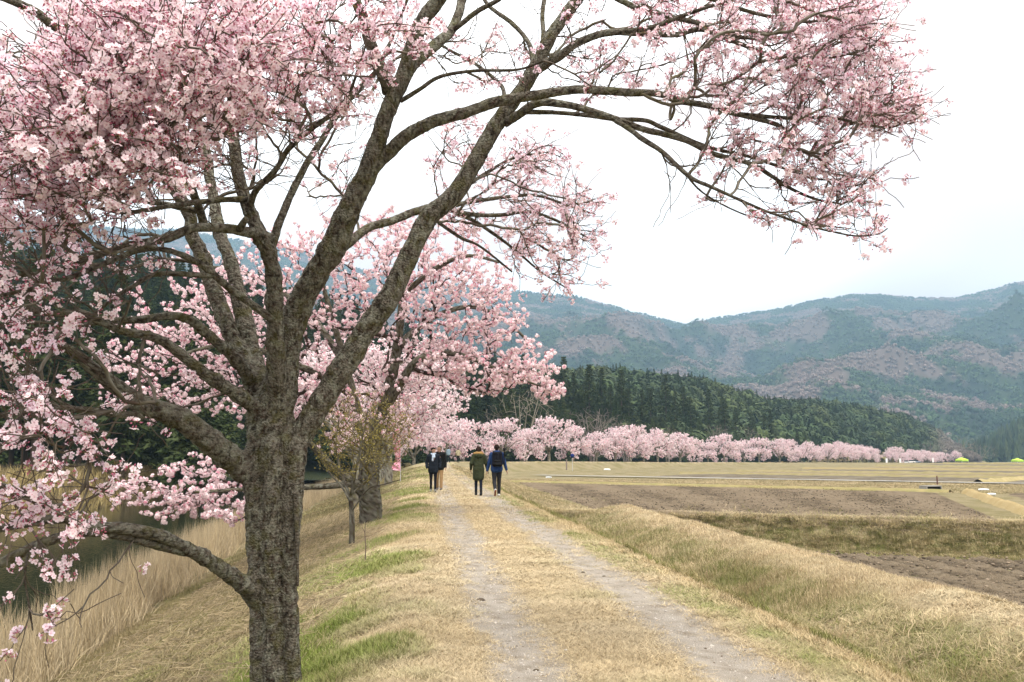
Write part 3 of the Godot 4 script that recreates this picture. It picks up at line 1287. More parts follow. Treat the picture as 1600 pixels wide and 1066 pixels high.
func near_limbs() -> Array:
	# the limbs of the near tree, thickest first
	return [
		# centre leader and the limbs that leave it
		[[436, 620, 32, 6.2], [447, 545, 23, 6.18], [468, 478, 21, 6.15], [492, 432, 20, 6.1], [516, 392, 21, 6.05], [540, 338, 20, 6.0], [567, 285, 18, 5.95], [583, 244, 17, 5.9], [598, 195, 15, 5.85], [614, 150, 15, 5.8], [632, 112, 14, 5.75], [647, 68, 14, 5.7], [662, 34, 13, 5.65], [684, 2, 13, 5.6], [712, -40, 11, 5.5], [760, -110, 8, 5.4]],
		[[468, 685, 22, 6.2], [486, 655, 20, 6.2], [505, 622, 19, 6.22], [530, 582, 20, 6.25], [554, 546, 19, 6.28], [580, 505, 18, 6.3], [602, 475, 18, 6.3], [639, 398, 17, 6.35], [669, 345, 17, 6.4], [703, 310, 16, 6.4], [733, 268, 15, 6.4], [756, 225, 14, 6.4], [780, 186, 14, 6.4], [803, 156, 13, 6.4], [824, 124, 13, 6.4], [846, 86, 12, 6.4], [865, 49, 11, 6.4], [887, 19, 11, 6.4], [912, -12, 9, 6.4], [960, -70, 7, 6.4]],
		[[405, 615, 20, 6.25], [386, 575, 15, 6.3], [370, 548, 13.5, 6.35], [349, 495, 14, 6.4], [334, 454, 13, 6.45], [318, 405, 12, 6.5], [300, 365, 11, 6.5], [298, 338, 11, 6.5], [278, 306, 11, 6.45], [258, 276, 11, 6.4], [225, 230, 10, 6.3], [188, 165, 10, 6.2], [150, 105, 9, 6.1], [120, 68, 8, 6.0], [104, 30, 9, 5.9], [92, -20, 9, 5.8], [80, -80, 7, 5.7]],
		[[412, 600, 18, 6.3], [396, 560, 13, 6.4], [384, 515, 14, 6.5], [374, 468, 13, 6.6], [360, 409, 11, 6.7], [344, 367, 10, 6.8], [336, 330, 10, 6.9], [327, 270, 9, 7.0], [316, 215, 8, 7.1], [305, 150, 7, 7.2], [300, 80, 6, 7.3], [310, 0, 5, 7.4]],
		[[432, 600, 18, 6.1], [430, 540, 14, 6.0], [428, 470, 14, 5.95], [428, 430, 13, 5.9], [420, 395, 12, 5.85], [408, 372, 12, 5.8], [393, 335, 12, 5.85], [378, 289, 11, 5.9], [367, 232, 10, 5.95], [369, 160, 9, 6.0], [375, 94, 9, 6.0], [390, 38, 9, 6.0], [399, -5, 8, 6.0], [415, -70, 6, 6.0]],
		# big low limb to the left
		[[408, 745, 25, 6.2], [379, 732, 22, 6.1], [355, 712, 21, 6.0], [330, 692, 20, 5.9], [285, 656, 18, 5.75], [225, 634, 16, 5.6], [188, 608, 14, 5.5], [150, 581, 12, 5.4], [113, 550, 9, 5.3], [79, 536, 8, 5.25], [37, 530, 7, 5.2], [-20, 528, 6, 5.1], [-90, 515, 4, 5.0]],
		# lowest limb to the left, coming nearer
		[[415, 940, 18, 6.2], [398, 929, 17, 6.1], [378, 913, 14, 5.95], [360, 899, 13, 5.85], [319, 871, 12, 5.6], [285, 854, 11, 5.4], [244, 836, 11, 5.15], [195, 826, 10, 4.95], [150, 823, 9, 4.8], [116, 816, 10, 4.7], [75, 790, 10, 4.6], [45, 775, 8, 4.5], [0, 760, 7, 4.4], [-60, 748, 6, 4.3]],
		[[300, 861, 10, 5.5], [281, 861, 8, 5.4], [225, 847, 8, 5.1], [169, 834, 8, 4.9], [124, 834, 8, 4.7], [86, 843, 9, 4.55], [49, 857, 9, 4.45], [0, 880, 9, 4.35], [-60, 905, 7, 4.2]],
		[[110, 812, 8, 4.7], [75, 812, 8, 4.6], [38, 818, 8, 4.5], [0, 826, 7, 4.4], [-50, 835, 6, 4.3]],
		[[221, 649, 9, 5.6], [180, 647, 6, 5.4], [131, 640, 6, 5.2], [75, 640, 6, 5.0], [30, 646, 5, 4.85], [-30, 655, 4, 4.7]],
		[[402, 640, 14, 6.15], [375, 619, 12, 6.0], [338, 596, 11, 5.85], [304, 572, 10, 5.75], [270, 544, 9, 5.6], [233, 525, 8, 5.45], [195, 518, 7, 5.3], [161, 504, 7, 5.2], [128, 491, 6, 5.1], [86, 490, 6, 5.0], [37, 483, 5, 4.9], [-20, 484, 4, 4.8]],
		[[388, 590, 12, 6.2], [372, 566, 10, 6.1], [349, 544, 9, 6.0], [319, 518, 9, 5.9], [296, 498, 8, 5.8], [263, 493, 7, 5.7], [218, 500, 7, 5.6], [161, 503, 5, 5.5], [124, 510, 4, 5.4], [75, 514, 3, 5.3], [0, 508, 2.5, 5.2]],
		[[432, 505, 9, 5.95], [410, 488, 7, 5.9], [394, 476, 6.5, 5.85], [368, 458, 6.5, 5.8], [345, 438, 6.5, 5.7], [315, 414, 6, 5.6], [285, 399, 5.5, 5.5], [244, 389, 4.5, 5.4], [195, 398, 4, 5.3], [140, 420, 3, 5.2], [60, 450, 2.5, 5.1]],
		[[330, 431, 5.5, 5.65], [278, 428, 5, 5.5], [240, 429, 4.5, 5.4], [210, 446, 4, 5.3], [176, 466, 3.5, 5.2], [150, 488, 3, 5.1], [100, 520, 2, 5.0]],
		[[424, 376, 13, 5.85], [402, 366, 11, 5.8], [379, 362, 9, 5.75], [349, 357, 8.5, 5.65], [300, 358, 8, 5.5], [263, 372, 8, 5.4], [225, 379, 7, 5.3], [195, 384, 6.5, 5.2], [150, 400, 5.5, 5.05], [105, 418, 5, 4.9], [49, 429, 4.5, 4.75], [0, 431, 4, 4.6], [-60, 440, 3, 4.5]],
		[[388, 312, 6, 5.85], [350, 312, 5, 5.75], [311, 316, 5, 5.6], [263, 323, 4.5, 5.4], [195, 332, 4, 5.2], [131, 320, 3.5, 5.0], [75, 315, 3, 4.8], [10, 300, 2, 4.6]],
		[[421, 396, 8, 5.87], [430, 368, 8, 5.9], [438, 342, 7, 5.95], [452, 309, 6.5, 6.0], [477, 260, 6, 6.05], [503, 218, 5.5, 6.1], [527, 178, 5.5, 6.1], [560, 139, 5, 6.1], [590, 108, 4, 6.1], [612, 60, 3, 6.1], [640, -10, 2.5, 6.1]],
		[[390, 322, 7, 5.85], [400, 298, 5.5, 5.7], [431, 264, 5, 5.6], [450, 234, 5, 5.5], [484, 204, 4.5, 5.4], [525, 172, 4, 5.3], [548, 140, 3, 5.2], [565, 90, 2, 5.1]],
		# branches of the centre leader
		[[607, 142, 13, 5.82], [603, 126, 12, 5.75], [594, 105, 12, 5.7], [579, 68, 11, 5.6], [567, 30, 10, 5.5], [556, 0, 9, 5.4], [540, -60, 7, 5.3]],
		[[634, 118, 11, 5.75], [648, 98, 11, 5.8], [680, 71, 10, 5.9], [706, 47, 9, 6.0], [718, 20, 8, 6.1], [722, -10, 8, 6.2], [728, -60, 6, 6.3]],
		[[702, 52, 5, 6.0], [722, 36, 4.5, 5.95], [745, 18, 4.5, 5.9], [778, 0, 4, 5.8], [820, -30, 3, 5.7]],
		[[580, 268, 12, 5.92], [592, 252, 13, 5.92], [606, 239, 12.5, 5.9], [624, 221, 12, 5.85], [650, 203, 12, 5.8], [684, 188, 11, 5.75], [732, 174, 10, 5.7], [774, 159, 10, 5.7], [819, 151, 9, 5.7], [860, 145, 8.5, 5.7], [898, 140, 8, 5.7], [935, 141, 7.5, 5.7], [980, 144, 7, 5.7], [1025, 146, 6, 5.75], [1060, 157, 6, 5.8], [1105, 165, 5, 5.85], [1143, 176, 5, 5.9], [1180, 185, 4.5, 5.95], [1214, 195, 4, 6.0], [1229, 206, 3, 6.0]],
		[[1150, 178, 4, 5.9], [1225, 184, 3.5, 6.0], [1300, 184, 2.5, 6.05], [1350, 194, 2.5, 6.1], [1395, 198, 2, 6.15], [1440, 176, 1.2, 6.2]],
		[[626, 158, 4.5, 5.8], [655, 140, 4, 5.75], [688, 120, 3.5, 5.7], [744, 111, 3, 5.6], [808, 109, 2.5, 5.5], [850, 95, 2, 5.4]],
		[[520, 398, 10, 6.05], [545, 380, 8, 6.3], [575, 356, 7.5, 6.5], [613, 345, 7, 6.7], [650, 331, 7, 6.9], [680, 322, 6, 7.1], [703, 328, 5, 7.3], [740, 336, 4, 7.6], [782, 336, 3.5, 7.9], [827, 331, 3, 8.2], [870, 345, 2.5, 8.4], [915, 370, 1.5, 8.6]],
		[[690, 330, 5, 7.2], [718, 319, 4, 7.4], [763, 311, 3.5, 7.6], [800, 307, 3, 7.8], [840, 306, 2.5, 8.0], [885, 320, 2, 8.2], [930, 335, 1.2, 8.4]],
		[[712, 334, 4, 7.4], [740, 345, 3.2, 7.6], [775, 368, 3, 7.8], [810, 395, 2.2, 8.0], [845, 425, 1.8, 8.2], [885, 450, 1.2, 8.3]],
		[[660, 328, 4, 7.0], [687, 349, 3.2, 7.1], [722, 372, 3, 7.2], [750, 385, 2.2, 7.3], [800, 425, 1.5, 7.5]],
		[[690, 322, 4, 7.0], [722, 295, 3.4, 7.2], [760, 270, 3, 7.4], [800, 248, 2.2, 7.6], [850, 238, 1.6, 7.8]],
		# branches of the right-hand limb
		[[790, 192, 8, 6.4], [806, 182, 8, 6.3], [823, 170, 8, 6.2], [838, 161, 7.5, 6.15], [860, 160, 7, 6.1], [898, 167, 6.5, 6.05], [935, 178, 6, 6.0], [970, 190, 6, 6.0], [1007, 203, 5.5, 6.0], [1037, 210, 5.5, 6.0], [1075, 221, 5, 6.0], [1113, 240, 5, 6.0], [1150, 249, 4.5, 6.0], [1180, 259, 4, 6.0], [1210, 278, 3.5, 6.0], [1240, 297, 3, 6.0], [1278, 312, 2, 6.0], [1319, 319, 1.5, 6.0]],
		[[820, 175, 5, 6.2], [868, 176, 4, 6.2], [915, 180, 4, 6.2], [960, 186, 4, 6.25], [1007, 188, 4, 6.3], [1035, 199, 4, 6.3], [1105, 229, 3.5, 6.4], [1169, 244, 3, 6.45], [1225, 263, 2.5, 6.5], [1278, 280, 2, 6.5], [1338, 278, 1.3, 6.5]],
		[[962, 188, 5, 6.0], [985, 203, 4.5, 5.9], [1003, 217, 4.5, 5.8], [1033, 236, 4.2, 5.7], [1058, 259, 4.2, 5.6], [1083, 280, 4, 5.55], [1113, 293, 3.2, 5.5], [1150, 310, 2.8, 5.5], [1188, 327, 2.5, 5.5], [1225, 340, 2.2, 5.5], [1263, 353, 2, 5.5], [1308, 364, 1.6, 5.5], [1340, 369, 1.4, 5.5], [1372, 366, 1.2, 5.5], [1387, 357, 1, 5.5]],
		[[1075, 276, 2.2, 5.6], [1090, 294, 1.8, 5.65], [1113, 311, 1.6, 5.7], [1150, 330, 1.5, 5.7], [1180, 340, 1.2, 5.75], [1212, 341, 0.8, 5.8]],
		[[842, 108, 9, 6.4], [856, 98, 8.5, 6.3], [875, 88, 8, 6.25], [898, 71, 7, 6.2], [931, 56, 6.5, 6.15], [960, 50, 6, 6.1], [990, 52, 5.5, 6.1], [1030, 54, 5, 6.1], [1060, 54, 5, 6.1], [1094, 46, 4.5, 6.1], [1128, 58, 4, 6.1], [1169, 73, 4, 6.1], [1206, 86, 3.5, 6.1], [1263, 90, 2.5, 6.1], [1311, 88, 2, 6.1], [1370, 70, 1.2, 6.1]],
		[[965, 49, 5, 6.1], [1000, 46, 4.5, 6.05], [1030, 39, 4.5, 6.0], [1065, 25, 4, 5.95], [1110, 10, 3, 5.9], [1170, -10, 2.5, 5.9]],
		[[935, -20, 6, 6.4], [969, 0, 5.5, 6.35], [1000, 14, 5, 6.3], [1045, 26, 4.5, 6.25], [1090, 36, 4, 6.2], [1130, 52, 3, 6.2], [1180, 62, 2, 6.2]],
		[[1050, -20, 5, 6.2], [1116, 0, 4, 6.2], [1173, 19, 3.5, 6.2], [1225, 30, 3, 6.2], [1263, 34, 2.5, 6.2], [1311, 26, 2, 6.2], [1360, 10, 1.2, 6.2]],
		[[846, 84, 5, 6.4], [849, 55, 4.5, 6.5], [848, 25, 4, 6.6], [852, -10, 4, 6.7], [860, -60, 3, 6.8]],
		[[833, 108, 5, 6.4], [830, 78, 4.5, 6.5], [820, 58, 4.2, 6.6], [797, 34, 4, 6.7], [763, 8, 3.5, 6.8], [740, -30, 3, 6.9]],
		[[789, 175, 4.5, 6.4], [788, 150, 4, 6.5], [780, 130, 3.6, 6.6], [744, 101, 3.2, 6.7], [700, 77, 2.6, 6.8], [660, 50, 2, 6.9]],
		# the branches that reach out of the top left towards the camera
		[[318, 350, 8, 6.3], [302, 300, 7, 5.7], [280, 250, 6, 5.1], [255, 205, 5, 4.6], [225, 150, 4, 4.2], [185, 90, 3, 3.9]],
		[[310, 330, 6, 6.2], [250, 318, 5, 5.6], [190, 308, 4.5, 5.0], [110, 290, 4, 4.5], [30, 268, 3, 4.2]],
		[[282, 252, 4, 5.1], [312, 185, 3, 4.7], [340, 120, 2.2, 4.4], [378, 90, 1.8, 4.2], [400, 40, 1.4, 4.1]],
		[[268, 365, 6, 5.5], [180, 405, 5, 4.9], [90, 440, 4, 4.4], [0, 462, 3, 4.1]],
		[[56, 18, 7, 5.9], [20, 2, 6, 5.7], [-40, -15, 5, 5.5]],
		[[101, 52, 8, 6.0], [80, 38, 8, 5.95], [56, 19, 8, 5.9], [0, -8, 7, 5.8]],
		[[37, 640, 4, 4.85], [10, 690, 3, 4.4], [-15, 730, 2.5, 4.2]],
		[[46, 858, 3, 4.45], [41, 878, 2.2, 4.3], [39, 906, 2, 4.25], [45, 944, 1.8, 4.2], [51, 985, 1.3, 4.15]],
	]


func near_lobes() -> Array:
	# where its blossom hangs: [column, row, half width, half height, depth from, depth to, shoots, blossom 0..1]
	return [
		[120, 115, 70, 60, 3.7, 5.4, 50, 1.0], [200, 60, 110, 65, 3.7, 5.2, 100, 1.0], [320, 60, 110, 65, 3.8, 5.4, 95, 1.0],
		[60, 190, 80, 80, 3.7, 5.0, 75, 1.0], [170, 170, 120, 80, 3.7, 5.0, 110, 1.0], [290, 150, 110, 80, 3.8, 5.2, 100, 1.0],
		[90, 265, 110, 55, 3.7, 4.9, 80, 1.0], [215, 250, 80, 40, 3.8, 4.6, 55, 1.0], [380, 130, 80, 80, 4.0, 5.4, 60, 0.95], [440, 90, 80, 70, 4.2, 5.6, 42, 0.9],
		[50, 330, 70, 45, 3.8, 4.8, 45, 1.0], [165, 320, 50, 40, 3.8, 4.5, 26, 1.0], [240, 262, 45, 20, 3.7, 4.2, 22, 1.0], [270, 90, 60, 40, 3.6, 4.0, 24, 1.0], [130, 210, 60, 40, 3.5, 4.0, 26, 1.0],
		[470, 150, 70, 70, 4.6, 6.0, 34, 0.65], [540, 60, 60, 60, 4.8, 6.0, 22, 0.6], [560, 130, 40, 40, 4.6, 5.6, 14, 0.6], [590, 20, 70, 40, 4.4, 5.4, 18, 0.75], [658, 74, 14, 12, 5.0, 5.3, 4, 1.0], [590, 88, 22, 16, 5.0, 5.3, 5, 1.0],
		[45, 420, 60, 40, 4.0, 4.9, 26, 0.8], [150, 370, 80, 30, 4.2, 5.2, 16, 0.5], [35, 470, 45, 40, 3.9, 4.6, 16, 0.8], [60, 540, 60, 40, 4.2, 5.2, 12, 0.5],
		[30, 600, 45, 45, 3.9, 4.8, 22, 0.9], [55, 655, 50, 40, 3.8, 4.7, 24, 0.9], [110, 690, 50, 25, 3.9, 4.5, 14, 0.85], [50, 700, 45, 30, 3.8, 4.4, 10, 0.8],
		[20, 790, 40, 25, 4.0, 4.4, 10, 0.9], [45, 800, 40, 30, 4.0, 4.4, 8, 0.9], [105, 800, 24, 22, 4.0, 4.4, 7, 0.9], [85, 850, 40, 20, 4.0, 4.5, 4, 0.9], [95, 880, 24, 30, 4.0, 4.3, 3, 0.9], [20, 938, 10, 8, 4.0, 4.2, 1, 1.0], [74, 968, 14, 12, 4.0, 4.2, 2, 1.0], [40, 992, 10, 8, 4.0, 4.2, 1, 1.0], [193, 856, 12, 10, 4.8, 5.0, 1, 1.0],
		[960, 40, 90, 50, 5.6, 7.2, 22, 0.55], [1080, 20, 90, 40, 5.4, 7.0, 42, 0.8], [1180, 25, 90, 45, 5.4, 7.0, 56, 0.85], [1280, 30, 80, 50, 5.4, 6.8, 62, 0.95], [1340, 50, 50, 45, 5.5, 6.6, 34, 1.0],
		[1190, 85, 110, 40, 5.4, 6.8, 36, 0.7], [1290, 105, 80, 35, 5.5, 6.7, 44, 0.95], [1370, 130, 40, 40, 5.6, 6.5, 28, 1.0],
		[1180, 150, 110, 40, 5.4, 6.6, 40, 0.65], [1300, 160, 80, 40, 5.5, 6.6, 56, 0.95], [1385, 175, 50, 30, 5.7, 6.5, 36, 1.0], [1415, 185, 25, 15, 5.8, 6.4, 12, 1.0],
		[1090, 160, 60, 40, 5.4, 6.4, 12, 0.55], [1180, 215, 90, 25, 5.5, 6.5, 26, 0.6], [1270, 225, 60, 25, 5.5, 6.5, 22, 0.85], [1275, 275, 70, 25, 5.6, 6.5, 22, 0.8], [1335, 290, 35, 28, 5.7, 6.4, 18, 0.95],
		[1130, 245, 60, 25, 5.5, 6.4, 9, 0.4], [1230, 335, 60, 20, 5.3, 5.9, 9, 0.6], [1310, 345, 60, 20, 5.3, 5.9, 16, 0.8], [1370, 360, 18, 8, 5.4, 5.7, 4, 1.0], [1270, 310, 60, 20, 5.5, 6.3, 10, 0.6],
		[880, 110, 80, 40, 5.4, 6.6, 12, 0.4], [790, 95, 60, 50, 5.4, 6.8, 14, 0.4], [960, 110, 60, 40, 5.4, 6.4, 9, 0.6], [1060, 90, 60, 40, 5.4, 6.4, 12, 0.6], [720, 90, 50, 50, 5.6, 6.8, 8, 0.35],
		[780, 250, 80, 50, 6.8, 8.6, 26, 0.75], [850, 270, 60, 40, 7.0, 8.8, 24, 0.85], [860, 340, 70, 40, 7.2, 8.8, 40, 0.9], [910, 340, 35, 45, 7.6, 8.8, 26, 1.0], [780, 340, 80, 50, 6.9, 8.4, 26, 0.7], [850, 410, 55, 35, 7.2, 8.4, 26, 0.9], [885, 440, 20, 15, 7.6, 8.4, 7, 1.0], [720, 260, 60, 50, 6.8, 8.0, 14, 0.6], [700, 220, 50, 40, 6.4, 7.8, 10, 0.6], [860, 240, 30, 22, 7.2, 8.2, 8, 0.9],
		[560, 220, 60, 60, 6.4, 7.4, 12, 0.4], [500, 280, 60, 50, 6.4, 7.4, 8, 0.3], [640, 110, 60, 60, 6.2, 7.4, 8, 0.3], [460, 30, 60, 40, 5.2, 6.4, 18, 0.6],
		# bare twigs
		[420, 220, 80, 70, 5.4, 6.6, 60, 0.06], [300, 280, 100, 60, 5.0, 6.4, 60, 0.10], [150, 400, 130, 50, 4.6, 5.8, 60, 0.12], [120, 470, 110, 40, 4.6, 5.6, 36, 0.12], [150, 600, 110, 60, 4.6, 5.6, 30, 0.14], [130, 740, 90, 40, 4.3, 5.2, 14, 0.2], [60, 60, 60, 60, 5.4, 6.6, 18, 0.05],
		[540, 90, 90, 80, 5.8, 7.2, 28, 0.08], [700, 60, 80, 60, 6.0, 7.2, 22, 0.08], [870, 60, 70, 60, 6.0, 7.2, 20, 0.1], [1010, 110, 90, 70, 5.6, 6.6, 28, 0.12], [1120, 280, 90, 40, 5.4, 6.4, 22, 0.1], [330, 470, 60, 40, 5.8, 6.6, 8, 0.05], [270, 600, 70, 40, 5.4, 6.4, 10, 0.1], [90, 960, 60, 50, 4.2, 4.8, 4, 0.0],
	]


func thin_out(p: Vector3) -> float:
	# the outer right boughs and the low ones over the river bear fewer flowers
	var f := 0.72 - 0.20 * smoothstep(0.0, 1.6, p.x)
	if p.x < -0.8: f *= lerpf(0.50, 1.0, smoothstep(2.4, 3.0, p.y))
	return f


func build_near_cherry():
	var t := thing("near_cherry_tree", "large lichen-barked cherry tree in the foreground whose limbs arch over the path", "tree", spot(432, 1079))
	var org := t.position
	var limbs := near_limbs()
	# the trunk and the roots of its limbs grow into one another
	var bones := []
	var tr := limb_points([[434, 1130, 46, 6.22], [433, 1085, 42, 6.2], [431, 1040, 38, 6.2], [429, 980, 36, 6.2], [427, 930, 35.5, 6.2], [426, 880, 35, 6.2], [425, 820, 36, 6.2], [424, 770, 38, 6.2], [424, 720, 40, 6.2], [427, 670, 36, 6.2], [430, 630, 31, 6.2]])
	for k in tr[0].size() - 1:
		bones.append([tr[0][k] - org, tr[0][k + 1] - org, tr[1][k], tr[1][k + 1]])
	# flutes: the stems of which the trunk has grown together
	for e in [[[404, 1085, 14, 6.1], [400, 900, 14, 6.08], [398, 760, 18, 6.1], [404, 640, 20, 6.2]], [[458, 1085, 16, 6.1], [452, 930, 14, 6.1], [455, 800, 17, 6.12], [462, 700, 20, 6.15]], [[425, 1085, 12, 6.05], [420, 900, 12, 6.05], [424, 700, 14, 6.05]], [[478, 1110, 14, 6.15], [462, 1060, 10, 6.14]], [[395, 1110, 14, 6.2], [402, 1055, 10, 6.15]]]:
		var q := limb_points(e)
		for k in q[0].size() - 1:
			bones.append([q[0][k] - org, q[0][k + 1] - org, q[1][k], q[1][k + 1]])
	for k in 13:
		var q := limb_points(limbs[k])
		if k in [7, 8, 9, 12]: continue
		for j in mini(q[0].size() - 1, [6, 7, 6, 6, 6, 5, 5, 0, 0, 0, 3, 3, 0][k]):
			bones.append([q[0][j] - org, q[0][j + 1] - org, q[1][j], q[1][j + 1]])
	var trunk := obj("trunk", blob(bones, 0.0165, 0.038, 1, Color.WHITE, 0.016).mesh(), mats.bark, t)
	for e in [[[462, 770, 5, 6.05], [464, 850, 3.5, 6.03], [465, 915, 2.5, 6.03]], [[374, 358, 7, 5.7], [384, 342, 6, 5.62]]]:
		var stub := Buf.new()
		var q := limb_points(e)
		var sp := spline(q[0], q[1], 0.02)
		for k in sp[0].size(): sp[0][k] -= org
		tube(stub, sp[0], sp[1], 7, 0.2, 1)
		stub.smooth()
		obj("stub", stub.mesh(), mats.bark, t)
	var sk := Skeleton.new()
	for k in limbs.size():
		var q := limb_points(limbs[k])
		var sp := spline(q[0], q[1], 0.022)
		var b := Buf.new()
		var pts: PackedVector3Array = sp[0]
		var rad: PackedFloat32Array = sp[1]
		var loc := PackedVector3Array()
		for j in pts.size():
			# limbs of old wood are never quite straight
			var w := minf(1.0, j * 0.05) * rad[j] * 0.35
			pts[j] += Vector3(nz.get_noise_3d(pts[j].x * 2.0 + k * 7.0, pts[j].y * 2.0, pts[j].z * 2.0), nz.get_noise_3d(pts[j].y * 2.0 + k * 5.0, pts[j].z * 2.0, 3.0), 0) * w
			loc.append(pts[j] - org)
		var sides := 28 if rad[0] > 0.05 else 14 if rad[0] > 0.02 else 8
		tube(b, loc, rad, sides, 0.20, 1)
		b.smooth()
		obj("limb", b.mesh(), mats.bark, t)
		var sparse := PackedVector3Array()
		for j in range(0, pts.size(), 4): sparse.append(pts[j])
		sparse.append(pts[pts.size() - 1])
		sk.limb(sparse, -1)
	# shoots
	var r := RandomNumberGenerator.new()
	r.seed = 404
	var goals := []
	for lb in near_lobes():
		for k in lb[6]:
			var d: Vector3 = Vector3(r.randf_range(-1, 1), r.randf_range(-1, 1), r.randf_range(-1, 1))
			if Vector2(d.x, d.y).length() > 1.0: d *= 0.7
			var q := at(lb[0] + d.x * lb[2], lb[1] + d.y * lb[3], lerpf(lb[4], lb[5], d.z * 0.5 + 0.5))
			goals.append([q, lb[7], q.distance_to(at(430, 560, 6.2))])
	goals.sort_custom(func(a, b): return a[2] < b[2])
	var bloom := []
	for g in goals:
		var before := sk.shoots.size()
		sk.shoot(g[0], 0.055, 5, 0.95, 0.018, r, -0.03)
		if sk.shoots.size() == before: continue
		var line: PackedInt32Array = sk.shoots[sk.shoots.size() - 1]
		bloom.append([line, g[1]])
	# short side twigs on the shoots
	var extra := []
	for e in bloom:
		var line: PackedInt32Array = e[0]
		var m := r.randi_range(1, 2)
		for j in m:
			var k := line[r.randi_range(line.size() / 3, line.size() - 1)]
			var dir := (sk.dir[k] * 0.9 + Vector3(r.randfn(), r.randfn() + 0.2, r.randfn()) * 0.55).normalized()
			var goal: Vector3 = sk.p[k] + dir * r.randf_range(0.12, 0.32)
			if sk.shoot(goal, 0.05, 1, 0.0, 0.02, r, 0.0, k):
				extra.append([sk.shoots[sk.shoots.size() - 1], e[1]])
	bloom.append_array(extra)
	var tw := Buf.new()
	for j in sk.p.size(): sk.p[j] -= org
	draw_shoots(sk, tw, 0.0023, 0.40, 0.0105, 4, 1)
	tag(obj("twigs", tw.mesh(), mats.twig, t), "", "", "", "stuff")
	# blossom
	var kinds := [cluster(1, 9, 2, 0.036), cluster(2, 6, 3, 0.030), cluster(3, 3, 6, 0.027), cluster(4, 11, 1, 0.041)]
	var all := []
	for e in bloom:
		var line: PackedInt32Array = e[0]
		var n := line.size()
		for j in range(1, n):
			var from_tip := (n - 1 - j) * 0.055
			var chance: float = e[1] * (0.56 if from_tip < 0.2 else 0.24 if from_tip < 0.36 else 0.015)
			var times := 1
			for w in times:
				if r.randf() > chance * thin_out(sk.p[line[j]] + org): continue
				var p: Vector3 = sk.p[line[j]] + Vector3(r.randfn(), r.randfn(), r.randfn()) * 0.022
				var world := p + org
				var d := world.distance_to(EYE)
				var far_right := clampf((world.x - 0.4) / 2.0, 0.0, 1.0)
				var kd := 0
				var z := r.randf()
				if z < lerpf(0.05, 0.38, far_right): kd = 2
				elif z < 0.42: kd = 1
				elif z < 0.8: kd = 0
				else: kd = 3
				var q := r.randf_range(0.85, 1.2)
				all.append([d, Transform3D(Basis.from_euler(Vector3(r.randf_range(-0.9, 0.9), r.randf() * TAU, r.randf_range(-0.9, 0.9))).scaled(Vector3.ONE * q), p), kd, r.randf_range(0.9, 1.06)])
	all.sort_custom(func(a, b): return a[0] < b[0])
	for k in mini(300, all.size()):
		var o := obj("blossom_cluster", kinds[all[k][2]], mats.petal, t)
		o.transform = all[k][1]
	var xf := [[], [], [], []]
	var cl := [PackedColorArray(), PackedColorArray(), PackedColorArray(), PackedColorArray()]
	for k in range(300, all.size()):
		var e: Array = all[k]
		xf[e[2]].append(e[1])
		cl[e[2]].append(Color(e[3], e[3] * r.randf_range(0.93, 1.0), e[3] * r.randf_range(0.95, 1.02)))
	for k in 4:
		scatter("blossoms", kinds[k], mats.petal, xf[k], cl[k], "", t)
	print("near tree: %d shoots, %d clusters" % [sk.shoots.size(), all.size()])


# a cherry tree farther off: [tree height, crown radius], or the targets are given
func far_cluster(b: Buf, p: Vector3, size: float, n: int, r: RandomNumberGenerator, tint: Color):
	for k in n:
		var d := Vector3(r.randfn(), r.randfn(), r.randfn()).normalized()
		var m := p + d * size * r.randf_range(0.3, 1.0)
		var s := d.cross(Vector3(r.randfn(), r.randfn(), r.randfn())).normalized()
		var t := d.cross(s)
		var q := size * r.randf_range(0.38, 0.62)
		var c := tint * r.randf_range(0.85, 1.08)
		if r.randf() < 0.13: c = Color(0.70, 0.34, 0.42)
		b.flat_quad(m + s * q, m + t * q * 0.8, m - s * q, m - t * q * 0.8, c)


func cherry_limb(pts: Array, r0: float, r1: float) -> Array:
	var p := PackedVector3Array(pts)
	var rad := PackedFloat32Array()
	for k in p.size(): rad.append(lerpf(r0, r1, float(k) / (p.size() - 1)))
	return [p, rad]


